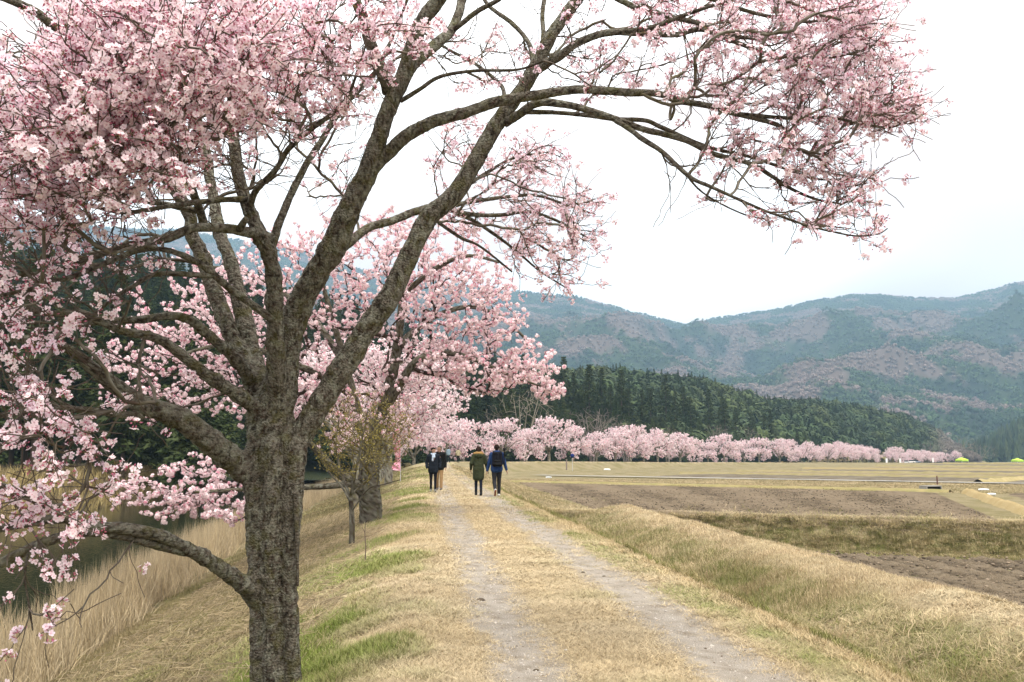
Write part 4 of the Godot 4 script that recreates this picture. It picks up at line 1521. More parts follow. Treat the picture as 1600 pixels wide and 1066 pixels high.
func grown_cherry(t: Node3D, limbs: Array, lobes: Array, r: RandomNumberGenerator, tip: float, step: float, csize: float, quads: int, tint: Color, bare := 0.0, one_piece := false, per := 4):
	# limbs: [points, radii] in the tree's own frame; lobes: [middle, half size, shoots]
	var sk := Skeleton.new()
	sk.size = 0.8
	var wood := Buf.new()
	for k in limbs.size():
		var sp := spline(limbs[k][0], limbs[k][1], 0.12 if one_piece else 0.05)
		var b := wood if one_piece or k == 0 else Buf.new()
		if k == 0 or not one_piece:
			tube(b, sp[0], sp[1], 14 if one_piece else 26, 0.16, 1)
		else:
			tube(b, sp[0], sp[1], 6, 0.1, 1)
		if not one_piece:
			b.smooth()
			obj("trunk" if k == 0 else "limb", b.mesh(), mats.bark, t)
		sk.limb(sp[0], -1)
	if one_piece:
		obj("trunk", wood.mesh(), mats.twig, t)
	var goals := []
	for lb in lobes:
		for k in lb[2]:
			var d := Vector3(r.randfn(), r.randfn(), r.randfn()).normalized() * pow(r.randf(), 0.4)
			goals.append(lb[0] + d * lb[1])
	var root: Vector3 = limbs[0][0][limbs[0][0].size() - 1]
	goals.sort_custom(func(a, b): return a.distance_squared_to(root) < b.distance_squared_to(root))
	for g in goals:
		sk.shoot(g, step, 6, 0.6, 0.03, r, 0.02)
	var tw := Buf.new()
	draw_shoots(sk, tw, tip, 0.42, 0.07, 3, 0, Color(0.055, 0.042, 0.034))
	tag(obj("branches", tw.mesh(), mats.twig, t), "", "", "", "stuff")
	var cr := Buf.new()
	for line in sk.shoots:
		var n: int = line.size()
		for j in range(maxi(1, n - per), n):
			if r.randf() < bare: continue
			var p: Vector3 = sk.p[line[j]]
			far_cluster(cr, p + Vector3(r.randfn(), r.randfn(), r.randfn()) * csize * 0.5, csize * r.randf_range(0.8, 1.3), quads, r, tint)
	tag(obj("blossom_crown", cr.mesh(), mats.petal, t), "", "", "", "stuff")
	print("%s: %d shoots, %d blossom triangles" % [t.name, sk.shoots.size(), cr.i.size() / 3])


func build_second_cherry():
	var base := spot(580, 817)
	var d := -(cam_b.inverse() * (base - EYE)).z
	var t := thing("cherry_tree", "full pink cherry tree with a dark forked trunk, second along the path's left edge", "tree", base)
	var r := RandomNumberGenerator.new()
	r.seed = 52
	var k := func(px: float, py: float, dd: float) -> Vector3: return at(px, py, d + dd) - base
	var limbs := [
		cherry_limb([k.call(580, 830, 0), k.call(579, 790, 0), k.call(576, 755, 0), k.call(578, 725, 0), k.call(584, 690, 0)], 0.30, 0.24),
		cherry_limb([k.call(572, 775, 0), k.call(552, 755, -0.3), k.call(530, 740, -0.6), k.call(505, 715, -1.0), k.call(480, 690, -1.5), k.call(450, 670, -2)], 0.15, 0.05),
		cherry_limb([k.call(580, 720, 0), k.call(566, 670, 0.3), k.call(552, 620, 0.6), k.call(540, 570, 1.0), k.call(520, 500, 1.2), k.call(500, 430, 1.4)], 0.17, 0.05),
		cherry_limb([k.call(584, 690, 0), k.call(600, 640, 0), k.call(612, 590, 0), k.call(622, 530, 0.2), k.call(630, 460, 0.4), k.call(640, 400, 0.6), k.call(650, 350, 0.8)], 0.19, 0.04),
		cherry_limb([k.call(602, 640, 0), k.call(625, 600, -0.5), k.call(650, 565, -0.9), k.call(684, 552, -0.6), k.call(724, 556, -0.4), k.call(765, 572, -0.2), k.call(805, 590, 0), k.call(850, 605, 0)], 0.12, 0.02),
		cherry_limb([k.call(620, 545, 0.2), k.call(650, 515, 0.8), k.call(690, 490, 1.2), k.call(740, 480, 1.6), k.call(790, 500, 1.8), k.call(830, 540, 2.0)], 0.10, 0.03),
		cherry_limb([k.call(552, 620, 0.6), k.call(510, 590, 0), k.call(460, 570, -1), k.call(400, 545, -1.5), k.call(340, 540, -2), k.call(280, 555, -2.5)], 0.11, 0.03),
		cherry_limb([k.call(540, 570, 1.0), k.call(490, 500, 2), k.call(430, 450, 2.5), k.call(360, 420, 3), k.call(300, 420, 3)], 0.10, 0.03),
		cherry_limb([k.call(630, 460, 0.4), k.call(680, 420, 0), k.call(730, 400, -0.5), k.call(780, 410, -0.8)], 0.08, 0.03),
		cherry_limb([k.call(552, 755, -0.3), k.call(510, 760, -1), k.call(450, 762, -1.8), k.call(380, 765, -2.5), k.call(300, 770, -3.0)], 0.09, 0.03),
	]
	var m := d / F
	var lobes := []
	for q in [[560, 390, 110, 60, 2.5, 150], [660, 380, 90, 60, 2.5, 150], [500, 470, 90, 70, 3, 110], [610, 470, 90, 60, 3, 120], [700, 470, 90, 60, 3, 150], [770, 520, 70, 50, 2.5, 130], [830, 575, 50, 38, 2.0, 110], [760, 585, 70, 34, 2.4, 130], [700, 565, 60, 26, 2.2, 70], [680, 545, 60, 30, 2.5, 70], [860, 612, 26, 16, 1.2, 30], [720, 420, 70, 50, 2.0, 80], [780, 450, 40, 40, 1.5, 40],
			[420, 500, 90, 70, 3, 120], [350, 560, 110, 70, 3, 150], [280, 500, 100, 70, 3, 90], [250, 620, 90, 50, 3, 80], [420, 620, 70, 60, 3, 80], [500, 600, 60, 60, 2.5, 70], [540, 660, 60, 50, 2.5, 70], [620, 610, 50, 50, 2.5, 60], [440, 400, 90, 50, 3, 80], [340, 440, 80, 50, 3, 60], [640, 660, 50, 40, 2.2, 60],
			[210, 770, 60, 22, 1.5, 44], [280, 790, 60, 26, 1.5, 60], [330, 760, 60, 30, 1.5, 60], [360, 800, 40, 22, 1.3, 44], [290, 730, 40, 25, 1.5, 26], [200, 560, 70, 60, 2.5, 40]]:
		lobes.append([k.call(q[0], q[1], 0.0 if q[1] < 700 else -2.0), Vector3(q[2] * m, q[3] * m, q[4]), q[5]])
	grown_cherry(t, limbs, lobes, r, 0.0055, 0.16, 0.064, 19, Color(0.90, 0.765, 0.78), 0.05, false, 7)


func proto_cherry(t: Node3D, sd: int, high: float, wide: float, shoots: int, csize: float, quads: int, per: int):
	# a spreading cherry tree of that height, standing by itself
	var r := RandomNumberGenerator.new()
	r.seed = sd
	var fork := high * r.randf_range(0.22, 0.28)
	var limbs := [cherry_limb([Vector3(0, -0.4, 0), Vector3(0.03, fork * 0.5, 0.02), Vector3(0.0, fork, 0.0), Vector3(0.05, fork * 1.3, 0)], high * 0.034, high * 0.026)]
	var lobes := []
	var n := 6
	for j in n:
		var a := TAU * (j + r.randf_range(-0.3, 0.3)) / n
		var o := Vector3(cos(a), 0, sin(a))
		var reach := wide * r.randf_range(0.62, 0.95)
		var up := high * r.randf_range(0.50, 0.86)
		limbs.append(cherry_limb([Vector3(0, fork * r.randf_range(0.75, 1.15), 0), o * reach * 0.3 + Vector3(0, lerpf(fork, up, 0.45), 0), o * reach * 0.65 + Vector3(0, lerpf(fork, up, 0.85), 0), o * reach + Vector3(0, up, 0)], high * 0.018, high * 0.005))
		lobes.append([o * reach * 0.8 + Vector3(0, up * 0.97, 0), Vector3(wide * 0.42, high * 0.15, wide * 0.42), shoots / 9])
		if j % 2 == 0 and quads != 9: lobes.append([o * reach * 1.0 + Vector3(0, high * r.randf_range(0.28, 0.45), 0), Vector3(wide * 0.3, high * 0.12, wide * 0.3), shoots / 12])
	lobes.append([Vector3(0, high * 0.84, 0), Vector3(wide * 0.55, high * 0.15, wide * 0.55), shoots / 4])
	grown_cherry(t, limbs, lobes, r, 0.008, 0.3, csize, quads, Color(0.86, 0.755, 0.765), 0.10, true, per)


const COUNT := ["first", "second", "third", "fourth", "fifth", "sixth", "seventh", "eighth", "ninth", "tenth", "eleventh", "twelfth", "thirteenth", "fourteenth", "fifteenth", "sixteenth", "seventeenth", "eighteenth", "nineteenth", "twentieth", "twenty-first", "twenty-second", "twenty-third", "twenty-fourth", "twenty-fifth", "twenty-sixth", "twenty-seventh", "twenty-eighth", "twenty-ninth", "thirtieth", "thirty-first", "thirty-second", "thirty-third", "thirty-fourth", "thirty-fifth", "thirty-sixth", "thirty-seventh", "thirty-eighth", "thirty-ninth", "fortieth", "forty-first", "forty-second", "forty-third", "forty-fourth", "forty-fifth", "forty-sixth", "forty-seventh", "forty-eighth", "forty-ninth", "fiftieth", "fifty-first", "fifty-second", "fifty-third", "fifty-fourth", "fifty-fifth", "fifty-sixth", "fifty-seventh", "fifty-eighth", "fifty-ninth", "sixtieth", "sixty-first", "sixty-second", "sixty-third", "sixty-fourth", "sixty-fifth", "sixty-sixth", "sixty-seventh", "sixty-eighth", "sixty-ninth"]


func build_cherry_rows():
	var r := RandomNumberGenerator.new()
	r.seed = 88
	# along the river side of the path, beyond the second tree
	var big := []
	var left := [[40.0, -4.2, 7.6, 0], [54.0, -3.4, 7.2, 1], [67.0, -4.6, 7.4, 0], [80.0, -5.0, 7.0, 1], [92.0, -5.4, 7.2, 0], [103.0, -6.0, 6.8, 1]]
	for i in 2:
		var t := thing("cherry_tree", "", "tree", Vector3.ZERO, 0.0, "cherry trees along the levee")
		proto_cherry(t, 300 + i, 7.4, 4.9, 1300, 0.11, 9, 4)
		big.append(t)
	for i in left.size():
		var e: Array = left[i]
		var p := from_lev(e[0], e[1])
		var w := Vector3(p.x, hgt(p.x, p.y), p.y)
		var lb := "pink cherry tree on the river side, %s behind the forked second tree" % COUNT[i]
		if i < 2:
			big[i].position = w
			big[i].set_meta("label", lb)
		else:
			tag(dup(big[e[3]], w, r.randf() * TAU, lb, e[2] / 7.4), lb, "tree", "cherry trees along the levee")
	# the row that follows the bend and runs away to the right
	var small := []
	var row := []
	var s := 116.0
	while s < 640.0:
		row.append(s)
		var gap := (6.6 if s < 185.0 else 9.0) + r.randf_range(-1.8, 2.6)
		if s > 240.0: gap = 10.5
		if s > 255.0 and s < 264.0: gap = 16.0
		if s > 440.0: gap = 11.5
		if s > 395.0 and s < 409.0: gap = 30.0
		if s > 560.0: gap = 46.0
		s += gap
	for i in 4:
		var t := thing("cherry_tree", "", "tree", Vector3.ZERO, 0.0, "cherry trees along the levee")
		proto_cherry(t, 320 + i, 7.6, 3.9, 560, 0.17, 8, 4)
		small.append(t)
	for i in row.size():
		var u := -4.2 + r.randf_range(-0.8, 0.8)
		if i < 3: u -= 1.0
		var p := from_lev(row[i], u)
		var w := Vector3(p.x, hgt(p.x, p.y) - 0.1, p.y)
		var lb := "pale pink cherry tree in the far row, %s from where the path bends away" % COUNT[i]
		if i < 4:
			small[i].position = w
			small[i].set_meta("label", lb)
		else:
			tag(dup(small[r.randi() % 4], w, r.randf() * TAU, lb, r.randf_range(0.74, 1.14)), lb, "tree", "cherry trees along the levee")


# ---------------------------------------------------------------- other trees and plants
func make_cedar(called: String, sd: int) -> Node3D:
	# a conifer 18 m tall: a straight stem and drooping sprays in ragged whorls
	var t := thing(called, "", "tree", Vector3.ZERO, 0.0, "")
	var r := RandomNumberGenerator.new()
	r.seed = sd
	var b := Buf.new()
	tube(b, PackedVector3Array([Vector3(0, -0.8, 0), Vector3(0.05, 6, 0.03), Vector3(0, 17.6, 0)]), PackedFloat32Array([0.30, 0.22, 0.03]), 7, 0.0, 0, Color(0.10, 0.075, 0.055))
	obj("trunk", b.mesh(), mats.twig, t)
	tag(obj("crown", cedar_crown(sd, 18.0), mats.fir, t), "", "", "", "stuff")
	return t


func cedar_crown(sd: int, high := 1.0) -> ArrayMesh:
	# drooping sprays in ragged whorls round the upper stem
	var r := RandomNumberGenerator.new()
	r.seed = sd
	var c := Buf.new()
	var y := r.randf_range(2.5, 4.0)
	while y < 18.0:
		var f := (y - 2.5) / 15.5
		var reach := lerpf(3.1, 0.25, pow(f, 1.25)) * r.randf_range(0.8, 1.15)
		var n := int(lerpf(9, 5, f))
		for j in n:
			var a := r.randf() * TAU
			var o := Vector3(cos(a), 0, sin(a))
			var side := Vector3(-o.z, 0, o.x)
			var m := 5
			for k in m:
				var g := (k + r.randf_range(0.3, 1.0)) / m
				var p := Vector3(0, y, 0) + o * reach * g + Vector3(0, -0.22 * reach * g * g + 0.25 * g, 0) + side * r.randf_range(-0.25, 0.25) * reach * g
				var q := lerpf(0.65, 0.34, f) * r.randf_range(0.7, 1.2)
				var tone := r.randf_range(0.7, 1.3)
				var col := Color(0.85, 1.0, 0.85).lerp(Color(1.35, 1.15, 0.9), r.randf()) * tone
				for w in 3:
					var d := (o * r.randf_range(0.2, 1.0) + side * r.randf_range(-0.8, 0.8) + Vector3(0, r.randf_range(-0.7, 0.35), 0)).normalized()
					var e := d.cross(Vector3(r.randfn(), r.randfn(), r.randfn())).normalized()
					c.flat_tri(p + d * q * 1.1, p - d * q * 0.3 + e * q * 0.45, p - d * q * 0.3 - e * q * 0.45, col)
		y += lerpf(0.62, 0.42, f)
	for k in c.v.size(): c.v[k] *= high / 18.0
	return c.mesh()


func make_bare_tree(called: String, sd: int, high: float, wide: float, shoots: int, col: Color, fan := 0.5) -> Node3D:
	var t := thing(called, "", "tree", Vector3.ZERO, 0.0, "")
	var r := RandomNumberGenerator.new()
	r.seed = sd
	var sk := Skeleton.new()
	sk.size = 1.2
	var b := Buf.new()
	for k in 7:
		var a := r.randf() * TAU
		var o := Vector3(cos(a), 0, sin(a)) * wide * fan * r.randf_range(0.3, 1.0)
		var l := cherry_limb([Vector3(0, -0.3, 0) + o * 0.08, o * 0.25 + Vector3(0, high * 0.25, 0), o * 0.6 + Vector3(0, high * 0.55, 0), o + Vector3(0, high * r.randf_range(0.75, 0.95), 0)], high * 0.012, high * 0.003)
		var sp := spline(l[0], l[1], 0.4)
		tube(b, sp[0], sp[1], 5, 0.0, 0, col)
		sk.limb(sp[0], -1)
	obj("trunk", b.mesh(), mats.twig, t)
	var goals := []
	for k in shoots:
		var d := Vector3(r.randfn(), r.randfn(), r.randfn()).normalized() * pow(r.randf(), 0.33)
		goals.append(Vector3(0, high * 0.58, 0) + d * Vector3(wide, high * 0.42, wide))
	goals.sort_custom(func(a, c): return a.length_squared() < c.length_squared())
	for g in goals: sk.shoot(g, 0.5, 5, 0.8, 0.02, r, 0.03)
	var tw := Buf.new()
	draw_shoots(sk, tw, high * 0.0016, 0.36, 0.12, 3, 0, col)
	tag(obj("branches", tw.mesh(), mats.twig, t), "", "", "", "stuff")
	return t


func build_background_trees():
	var r := RandomNumberGenerator.new()
	r.seed = 15
	var firs := []
	for k in 3: firs.append(make_cedar("cedar_tree", 60 + k))
	var used := 0
	# the stand on the far bank of the river, seen behind the near tree
	for k in 22:
		var px := lerpf(-60.0, 330.0, (k + r.randf_range(0.1, 0.9)) / 22.0)
		var d := r.randf_range(78.0, 104.0)
		var p := bearing(px, d)
		p.y = hgt(p.x, p.z)
		var lb := "tall dark cedar beyond the river behind the near tree, %s from the left" % COUNT[k]
		place_tree(firs, used, p, r, lb, "cedars beyond the river", r.randf_range(0.85, 1.15))
		used += 1
	# single cedars that stand out above the far cherry row
	for k in 30:
		var px := lerpf(700.0, 1215.0, (k + r.randf_range(0.0, 1.0)) / 30.0)
		var d := lerpf(195.0, 330.0, clampf((px - 700.0) / 500.0 + r.randf_range(-0.1, 0.1), 0, 1))
		var p := bearing(px, d)
		p.y = maxf(hgt(p.x, p.z), maxf(hill_h(HILL_A, px, d) if px < 1000.0 else -9.0, hill_h(HILL_B, px, d)))
		var tall := table([[700.0, 0.9], [880.0, 1.3], [1000.0, 1.25], [1100.0, 1.05], [1215.0, 0.95]], px) * r.randf_range(0.8, 1.1)
		var lb := "pointed dark cedar above the far cherry row, %s from the left" % COUNT[k]
		place_tree(firs, used, p, r, lb, "cedars behind the far cherry row", tall)
		used += 1
	# bare broadleaf trees
	var grey := Color(0.175, 0.150, 0.125)
	var spec := [
		["bare_tree", 815.0, 668.0, 182.0, 16.5, 8.0, 420, 0.75, Color(0.30, 0.26, 0.20), "tall bare tree fanning pale branches against the dark hillside"],
		["bare_tree", 765.0, 668.0, 176.0, 12.0, 6.0, 300, 0.6, grey, "bare grey tree behind the pink crowns left of the fanned tree"],
		["bare_tree", 925.0, 690.0, 204.0, 14.0, 8.5, 900, 0.7, Color(0.235, 0.195, 0.165), "wide bare grey-brown tree behind the far row, larger of two together"],
		["bare_tree", 978.0, 690.0, 215.0, 11.0, 6.5, 600, 0.7, Color(0.235, 0.195, 0.165), "low rounded bare tree at the right of the wide grey-brown one"],
		["bare_tree", 1042.0, 690.0, 238.0, 11.0, 5.5, 360, 0.7, Color(0.26, 0.225, 0.18), "pale bare shrub-like tree in front of the cedars"],
		["bare_tree", 1115.0, 700.0, 278.0, 12.0, 6.5, 360, 0.7, Color(0.23, 0.19, 0.16), "bare brownish tree among the cedars above the middle of the far row"],
		["bare_tree", 1160.0, 700.0, 300.0, 12.0, 6.5, 360, 0.7, Color(0.24, 0.19, 0.165), "bare reddish-grey tree right of the brownish one among the cedars"],
		["bare_tree", 1446.0, 712.0, 508.0, 13.0, 9.0, 420, 0.6, Color(0.20, 0.18, 0.165), "pale grey bare tree in front of the end of the wooded hill"],
		["bare_tree", 1492.0, 712.0, 580.0, 17.0, 14.0, 420, 0.7, Color(0.20, 0.165, 0.14), "broad bare brown tree at the foot of the hill near the right"],
		["bare_tree", 1525.0, 714.0, 625.0, 14.0, 14.0, 360, 0.8, Color(0.20, 0.165, 0.14), "bare brown tree at the right of the broad one"],
	]
	var sd := 500
	for q in spec:
		var t := make_bare_tree(q[0], sd, q[4], q[5], q[6], q[8], q[7])
		sd += 1
		var p := bearing(q[1], q[3])
		p.y = maxf(hgt(p.x, p.z), maxf(hill_h(HILL_A, q[1], q[3]) if q[1] < 1000.0 else -9.0, hill_h(HILL_B, q[1], q[3]))) - 0.2
		t.position = p
		t.set_meta("label", q[9])
	# low scrub under and behind the far row
	var xf := []
	var cl := PackedColorArray()
	for k in 2600:
		var s := 108.0 + 470.0 * pow(r.randf(), 1.4)
		var p := from_lev(s, -8.0 - r.randf_range(0.0, 9.0))
		var q := r.randf_range(0.9, 2.3) * (1.0 + s / 500.0)
		if s > 350.0: q *= r.randf_range(0.6, 2.0)
		xf.append(Transform3D(Basis(Vector3.UP, r.randf() * TAU).scaled(Vector3(q * 1.5, q, q * 1.5)), Vector3(p.x, hgt(p.x, p.y) - 0.2 * q, p.y)))
		var c := Color(0.115, 0.095, 0.048).lerp(Color(0.165, 0.155, 0.052), r.randf()).lerp(Color(0.17, 0.115, 0.075), r.randf() * 0.6)
		if s > 380.0: c = c.lerp(Color(0.21, 0.20, 0.085), r.randf())
		cl.append(c)
	scatter("undergrowth", low_puff(8), mats.leaf, xf, cl, "olive-brown scrub under and behind the far cherry row", null, "undergrowth")


func place_tree(proto: Array, used: int, p: Vector3, r: RandomNumberGenerator, lb: String, group: String, size: float):
	if used < proto.size():
		proto[used].position = p
		proto[used].scale = Vector3.ONE * size
		tag(proto[used], lb, "tree", group)
	else:
		var t := dup(proto[r.randi() % proto.size()], p, r.randf() * TAU, lb, size)
		tag(t, lb, "tree", group)


func blades(sd: int, n: int, wide: float, spread: float, lean: float, segs: int, h0 := 0.6) -> ArrayMesh:
	# a tuft one metre tall
	var r := RandomNumberGenerator.new()
	r.seed = sd
	var b := Buf.new()
	for k in n:
		var a := r.randf() * TAU
		var foot := Vector3(cos(a), 0, sin(a)) * spread * sqrt(r.randf())
		var out := Vector3(r.randfn(), 0, r.randfn()).normalized()
		var h := r.randf_range(h0, 1.0)
		var l := lean * r.randf_range(0.3, 1.3)
		var side := out.cross(Vector3.UP).rotated(Vector3.UP, r.randf_range(-0.8, 0.8))
		var sh := r.randf_range(0.62, 1.25)
		var last := foot
		for j in segs:
			var f := float(j + 1) / segs
			var p := foot + out * l * f * f + Vector3(0, h * (f - 0.18 * l * f * f), 0)
			var w0 := side * wide * (1.0 - float(j) / segs * 0.75)
			var w1 := side * wide * (1.0 - f * 0.75)
			var c := Color(sh, sh, sh)
			if j == segs - 1:
				b.flat_tri(last - w0, p, last + w0, c)
			else:
				b.flat_quad(last - w0, p - w1, p + w1, last + w0, c)
			last = p
	return b.mesh()


func build_left_bank_plants():
	var r := RandomNumberGenerator.new()
	r.seed = 66
	# the young bare tree with yellowish buds in front of the second cherry
	var base := spot(549, 853)
	var d := -(cam_b.inverse() * (base - EYE)).z
	var t := thing("young_tree", "young bare tree with thin stem and yellowish budding twigs on the slope", "tree", base)
	var sk := Skeleton.new()
	sk.size = 0.5
	var k := func(px: float, py: float, dd: float) -> Vector3: return at(px, py, d + dd) - base
	var wood := Buf.new()
	var ol := Color(0.125, 0.105, 0.058)
	for l in [cherry_limb([k.call(549, 862, 0), k.call(550, 820, 0), k.call(548, 775, 0)], 0.062, 0.045), cherry_limb([k.call(548, 778, 0), k.call(535, 745, 0.2), k.call(525, 700, 0.3), k.call(530, 650, 0.3)], 0.032, 0.01),
			cherry_limb([k.call(548, 775, 0), k.call(556, 735, -0.2), k.call(565, 690, -0.3), k.call(575, 640, -0.3)], 0.034, 0.01), cherry_limb([k.call(550, 790, 0), k.call(535, 762, 0.4), k.call(512, 735, 0.7), k.call(500, 700, 0.8)], 0.028, 0.008),
			cherry_limb([k.call(552, 770, 0), k.call(580, 745, 0.3), k.call(608, 715, 0.5), k.call(622, 680, 0.6)], 0.028, 0.008), cherry_limb([k.call(549, 800, 0), k.call(575, 765, -0.3), k.call(600, 757, -0.6), k.call(625, 750, -0.8)], 0.018, 0.006)]:
		var sp := spline(l[0], l[1], 0.08)
		tube(wood, sp[0], sp[1], 8, 0.15, 1)
		sk.limb(sp[0], -1)
	wood.smooth()
	obj("trunk", wood.mesh(), mats.bark, t)
	var goals := []
	for q in [[560, 655, 60, 60, 230], [530, 695, 48, 55, 150], [600, 680, 48, 50, 170], [570, 720, 75, 32, 90], [625, 660, 30, 45, 70]]:
		for j in q[4]:
			var v := Vector3(r.randfn(), r.randfn(), r.randfn()).normalized() * pow(r.randf(), 0.4)
			goals.append(k.call(q[0] + v.x * q[2], q[1] + v.y * q[3], v.z * 1.1))
	var root: Vector3 = k.call(548, 780, 0)
	goals.sort_custom(func(a, c): return a.distance_squared_to(root) < c.distance_squared_to(root))
	for g in goals: sk.shoot(g, 0.12, 5, 0.8, 0.015, r, 0.02)
	var tw := Buf.new()
	draw_shoots(sk, tw, 0.0045, 0.34, 0.03, 3, 0, ol)
	tag(obj("branches", tw.mesh(), mats.twig, t), "", "", "", "stuff")
	var lf := Buf.new()
	for line in sk.shoots:
		var n: int = line.size()
		for j in range(maxi(1, n - 5), n):
			for w in 3:
				var p: Vector3 = sk.p[line[j]] + Vector3(r.randfn(), r.randfn(), r.randfn()) * 0.045
				var e := Vector3(r.randfn(), r.randfn(), r.randfn()).normalized()
				var f := e.cross(Vector3(r.randfn(), r.randfn(), r.randfn())).normalized()
				lf.flat_tri(p + e * 0.035, p + f * 0.012, p - f * 0.012, Color(0.21, 0.175, 0.05) * r.randf_range(0.7, 1.2))
	tag(obj("buds", lf.mesh(), mats.leaf, t), "", "", "", "stuff")
	# a planted whip
	var q0 := spot(570, 881)
	var wb := Buf.new()
	var hh := 0.62
	tube(wb, PackedVector3Array([Vector3(0, -0.05, 0), Vector3(0.01, hh * 0.4, 0), Vector3(-0.01, hh * 0.75, 0.01), Vector3(0.0, hh, 0.0)]), PackedFloat32Array([0.012, 0.009, 0.007, 0.003]), 6, 0.0, 0, Color(0.13, 0.10, 0.075))
	tube(wb, PackedVector3Array([Vector3(-0.01, hh * 0.75, 0.01), Vector3(-0.05, hh * 0.86, 0.01), Vector3(-0.06, hh * 0.97, 0)]), PackedFloat32Array([0.005, 0.004, 0.002]), 5, 0.0, 0, Color(0.13, 0.10, 0.075))
	var wh := obj("sapling", wb.mesh(), mats.twig, null, q0)
	tag(wh, "thin bare sapling stick standing in the cut grass of the slope", "sapling")
	# reeds along both banks
	var reed := [blades(71, 9, 0.0075, 0.14, 0.28, 4), blades(72, 8, 0.0065, 0.18, 0.45, 4), blades(73, 7, 0.007, 0.16, 0.16, 3)]
	var xf := [[], [], []]
	var cl := [PackedColorArray(), PackedColorArray(), PackedColorArray()]
	for j in 9500:
		var s := 4.0 + 120.0 * pow(r.randf(), 1.35)
		var edge := -5.7 - 0.075 * minf(s, 44.0) + 0.6 * nz.get_noise_2d(s * 0.35, 3.0)
		var u := edge - 3.0 * pow(r.randf(), 0.8)
		if s > 20.0 and r.randf() < 0.06: u += 0.5
		var p := from_lev(s, u)
		var y := maxf(hgt(p.x, p.y), WATER - 0.3)
		var dens := nz.get_noise_2d(p.x * 0.5 + 12.0, p.y * 0.5)
		if dens < -0.35: continue
		var h := r.randf_range(0.95, 1.75) * (1.0 + 0.35 * dens)
		if u > edge - 0.4: h *= 0.55
		var kd := r.randi() % 3
		var lean := Basis.from_euler(Vector3(r.randfn() * 0.13, r.randf() * TAU, r.randfn() * 0.13))
		xf[kd].append(Transform3D(lean.scaled(Vector3(1, h, 1)), Vector3(p.x, y - 0.03, p.y)))
		var g := r.randf_range(0.75, 1.15)
		cl[kd].append(Color(0.50 * g, 0.395 * g, 0.235 * g).lerp(Color(0.42, 0.36, 0.26), r.randf() * 0.6))
	for kd in 3:
		scatter("reeds", reed[kd], mats.blade, xf[kd], cl[kd], "dry straw-coloured reeds at the river's edge below the path", null, "reeds")
	xf = []
	cl = PackedColorArray()
	var col2 := PackedColorArray()
	var xf2 := []
	for j in 3600:
		var s := 15.0 + 150.0 * r.randf()
		var u := -23.6 - 10.0 * r.randf()
		var p := from_lev(s, u)
		var y := hgt(p.x, p.y)
		if y < WATER - 0.15: continue
		var h := r.randf_range(0.8, 1.7)
		xf2.append(Transform3D(Basis(Vector3.UP, r.randf() * TAU).scaled(Vector3(3.2, h, 3.2)), Vector3(p.x, y - 0.05, p.y)))
		var g := r.randf_range(0.7, 1.15)
		col2.append(Color(0.40 * g, 0.32 * g, 0.145 * g) if nz.get_noise_2d(p.x * 0.3, p.y * 0.3) > -0.1 else Color(0.22 * g, 0.17 * g, 0.10 * g))
	scatter("reeds", blades(74, 14, 0.012, 0.16, 0.25, 3), mats.blade, xf2, col2, "golden dry grass and brush on the far bank of the river", null, "reeds")


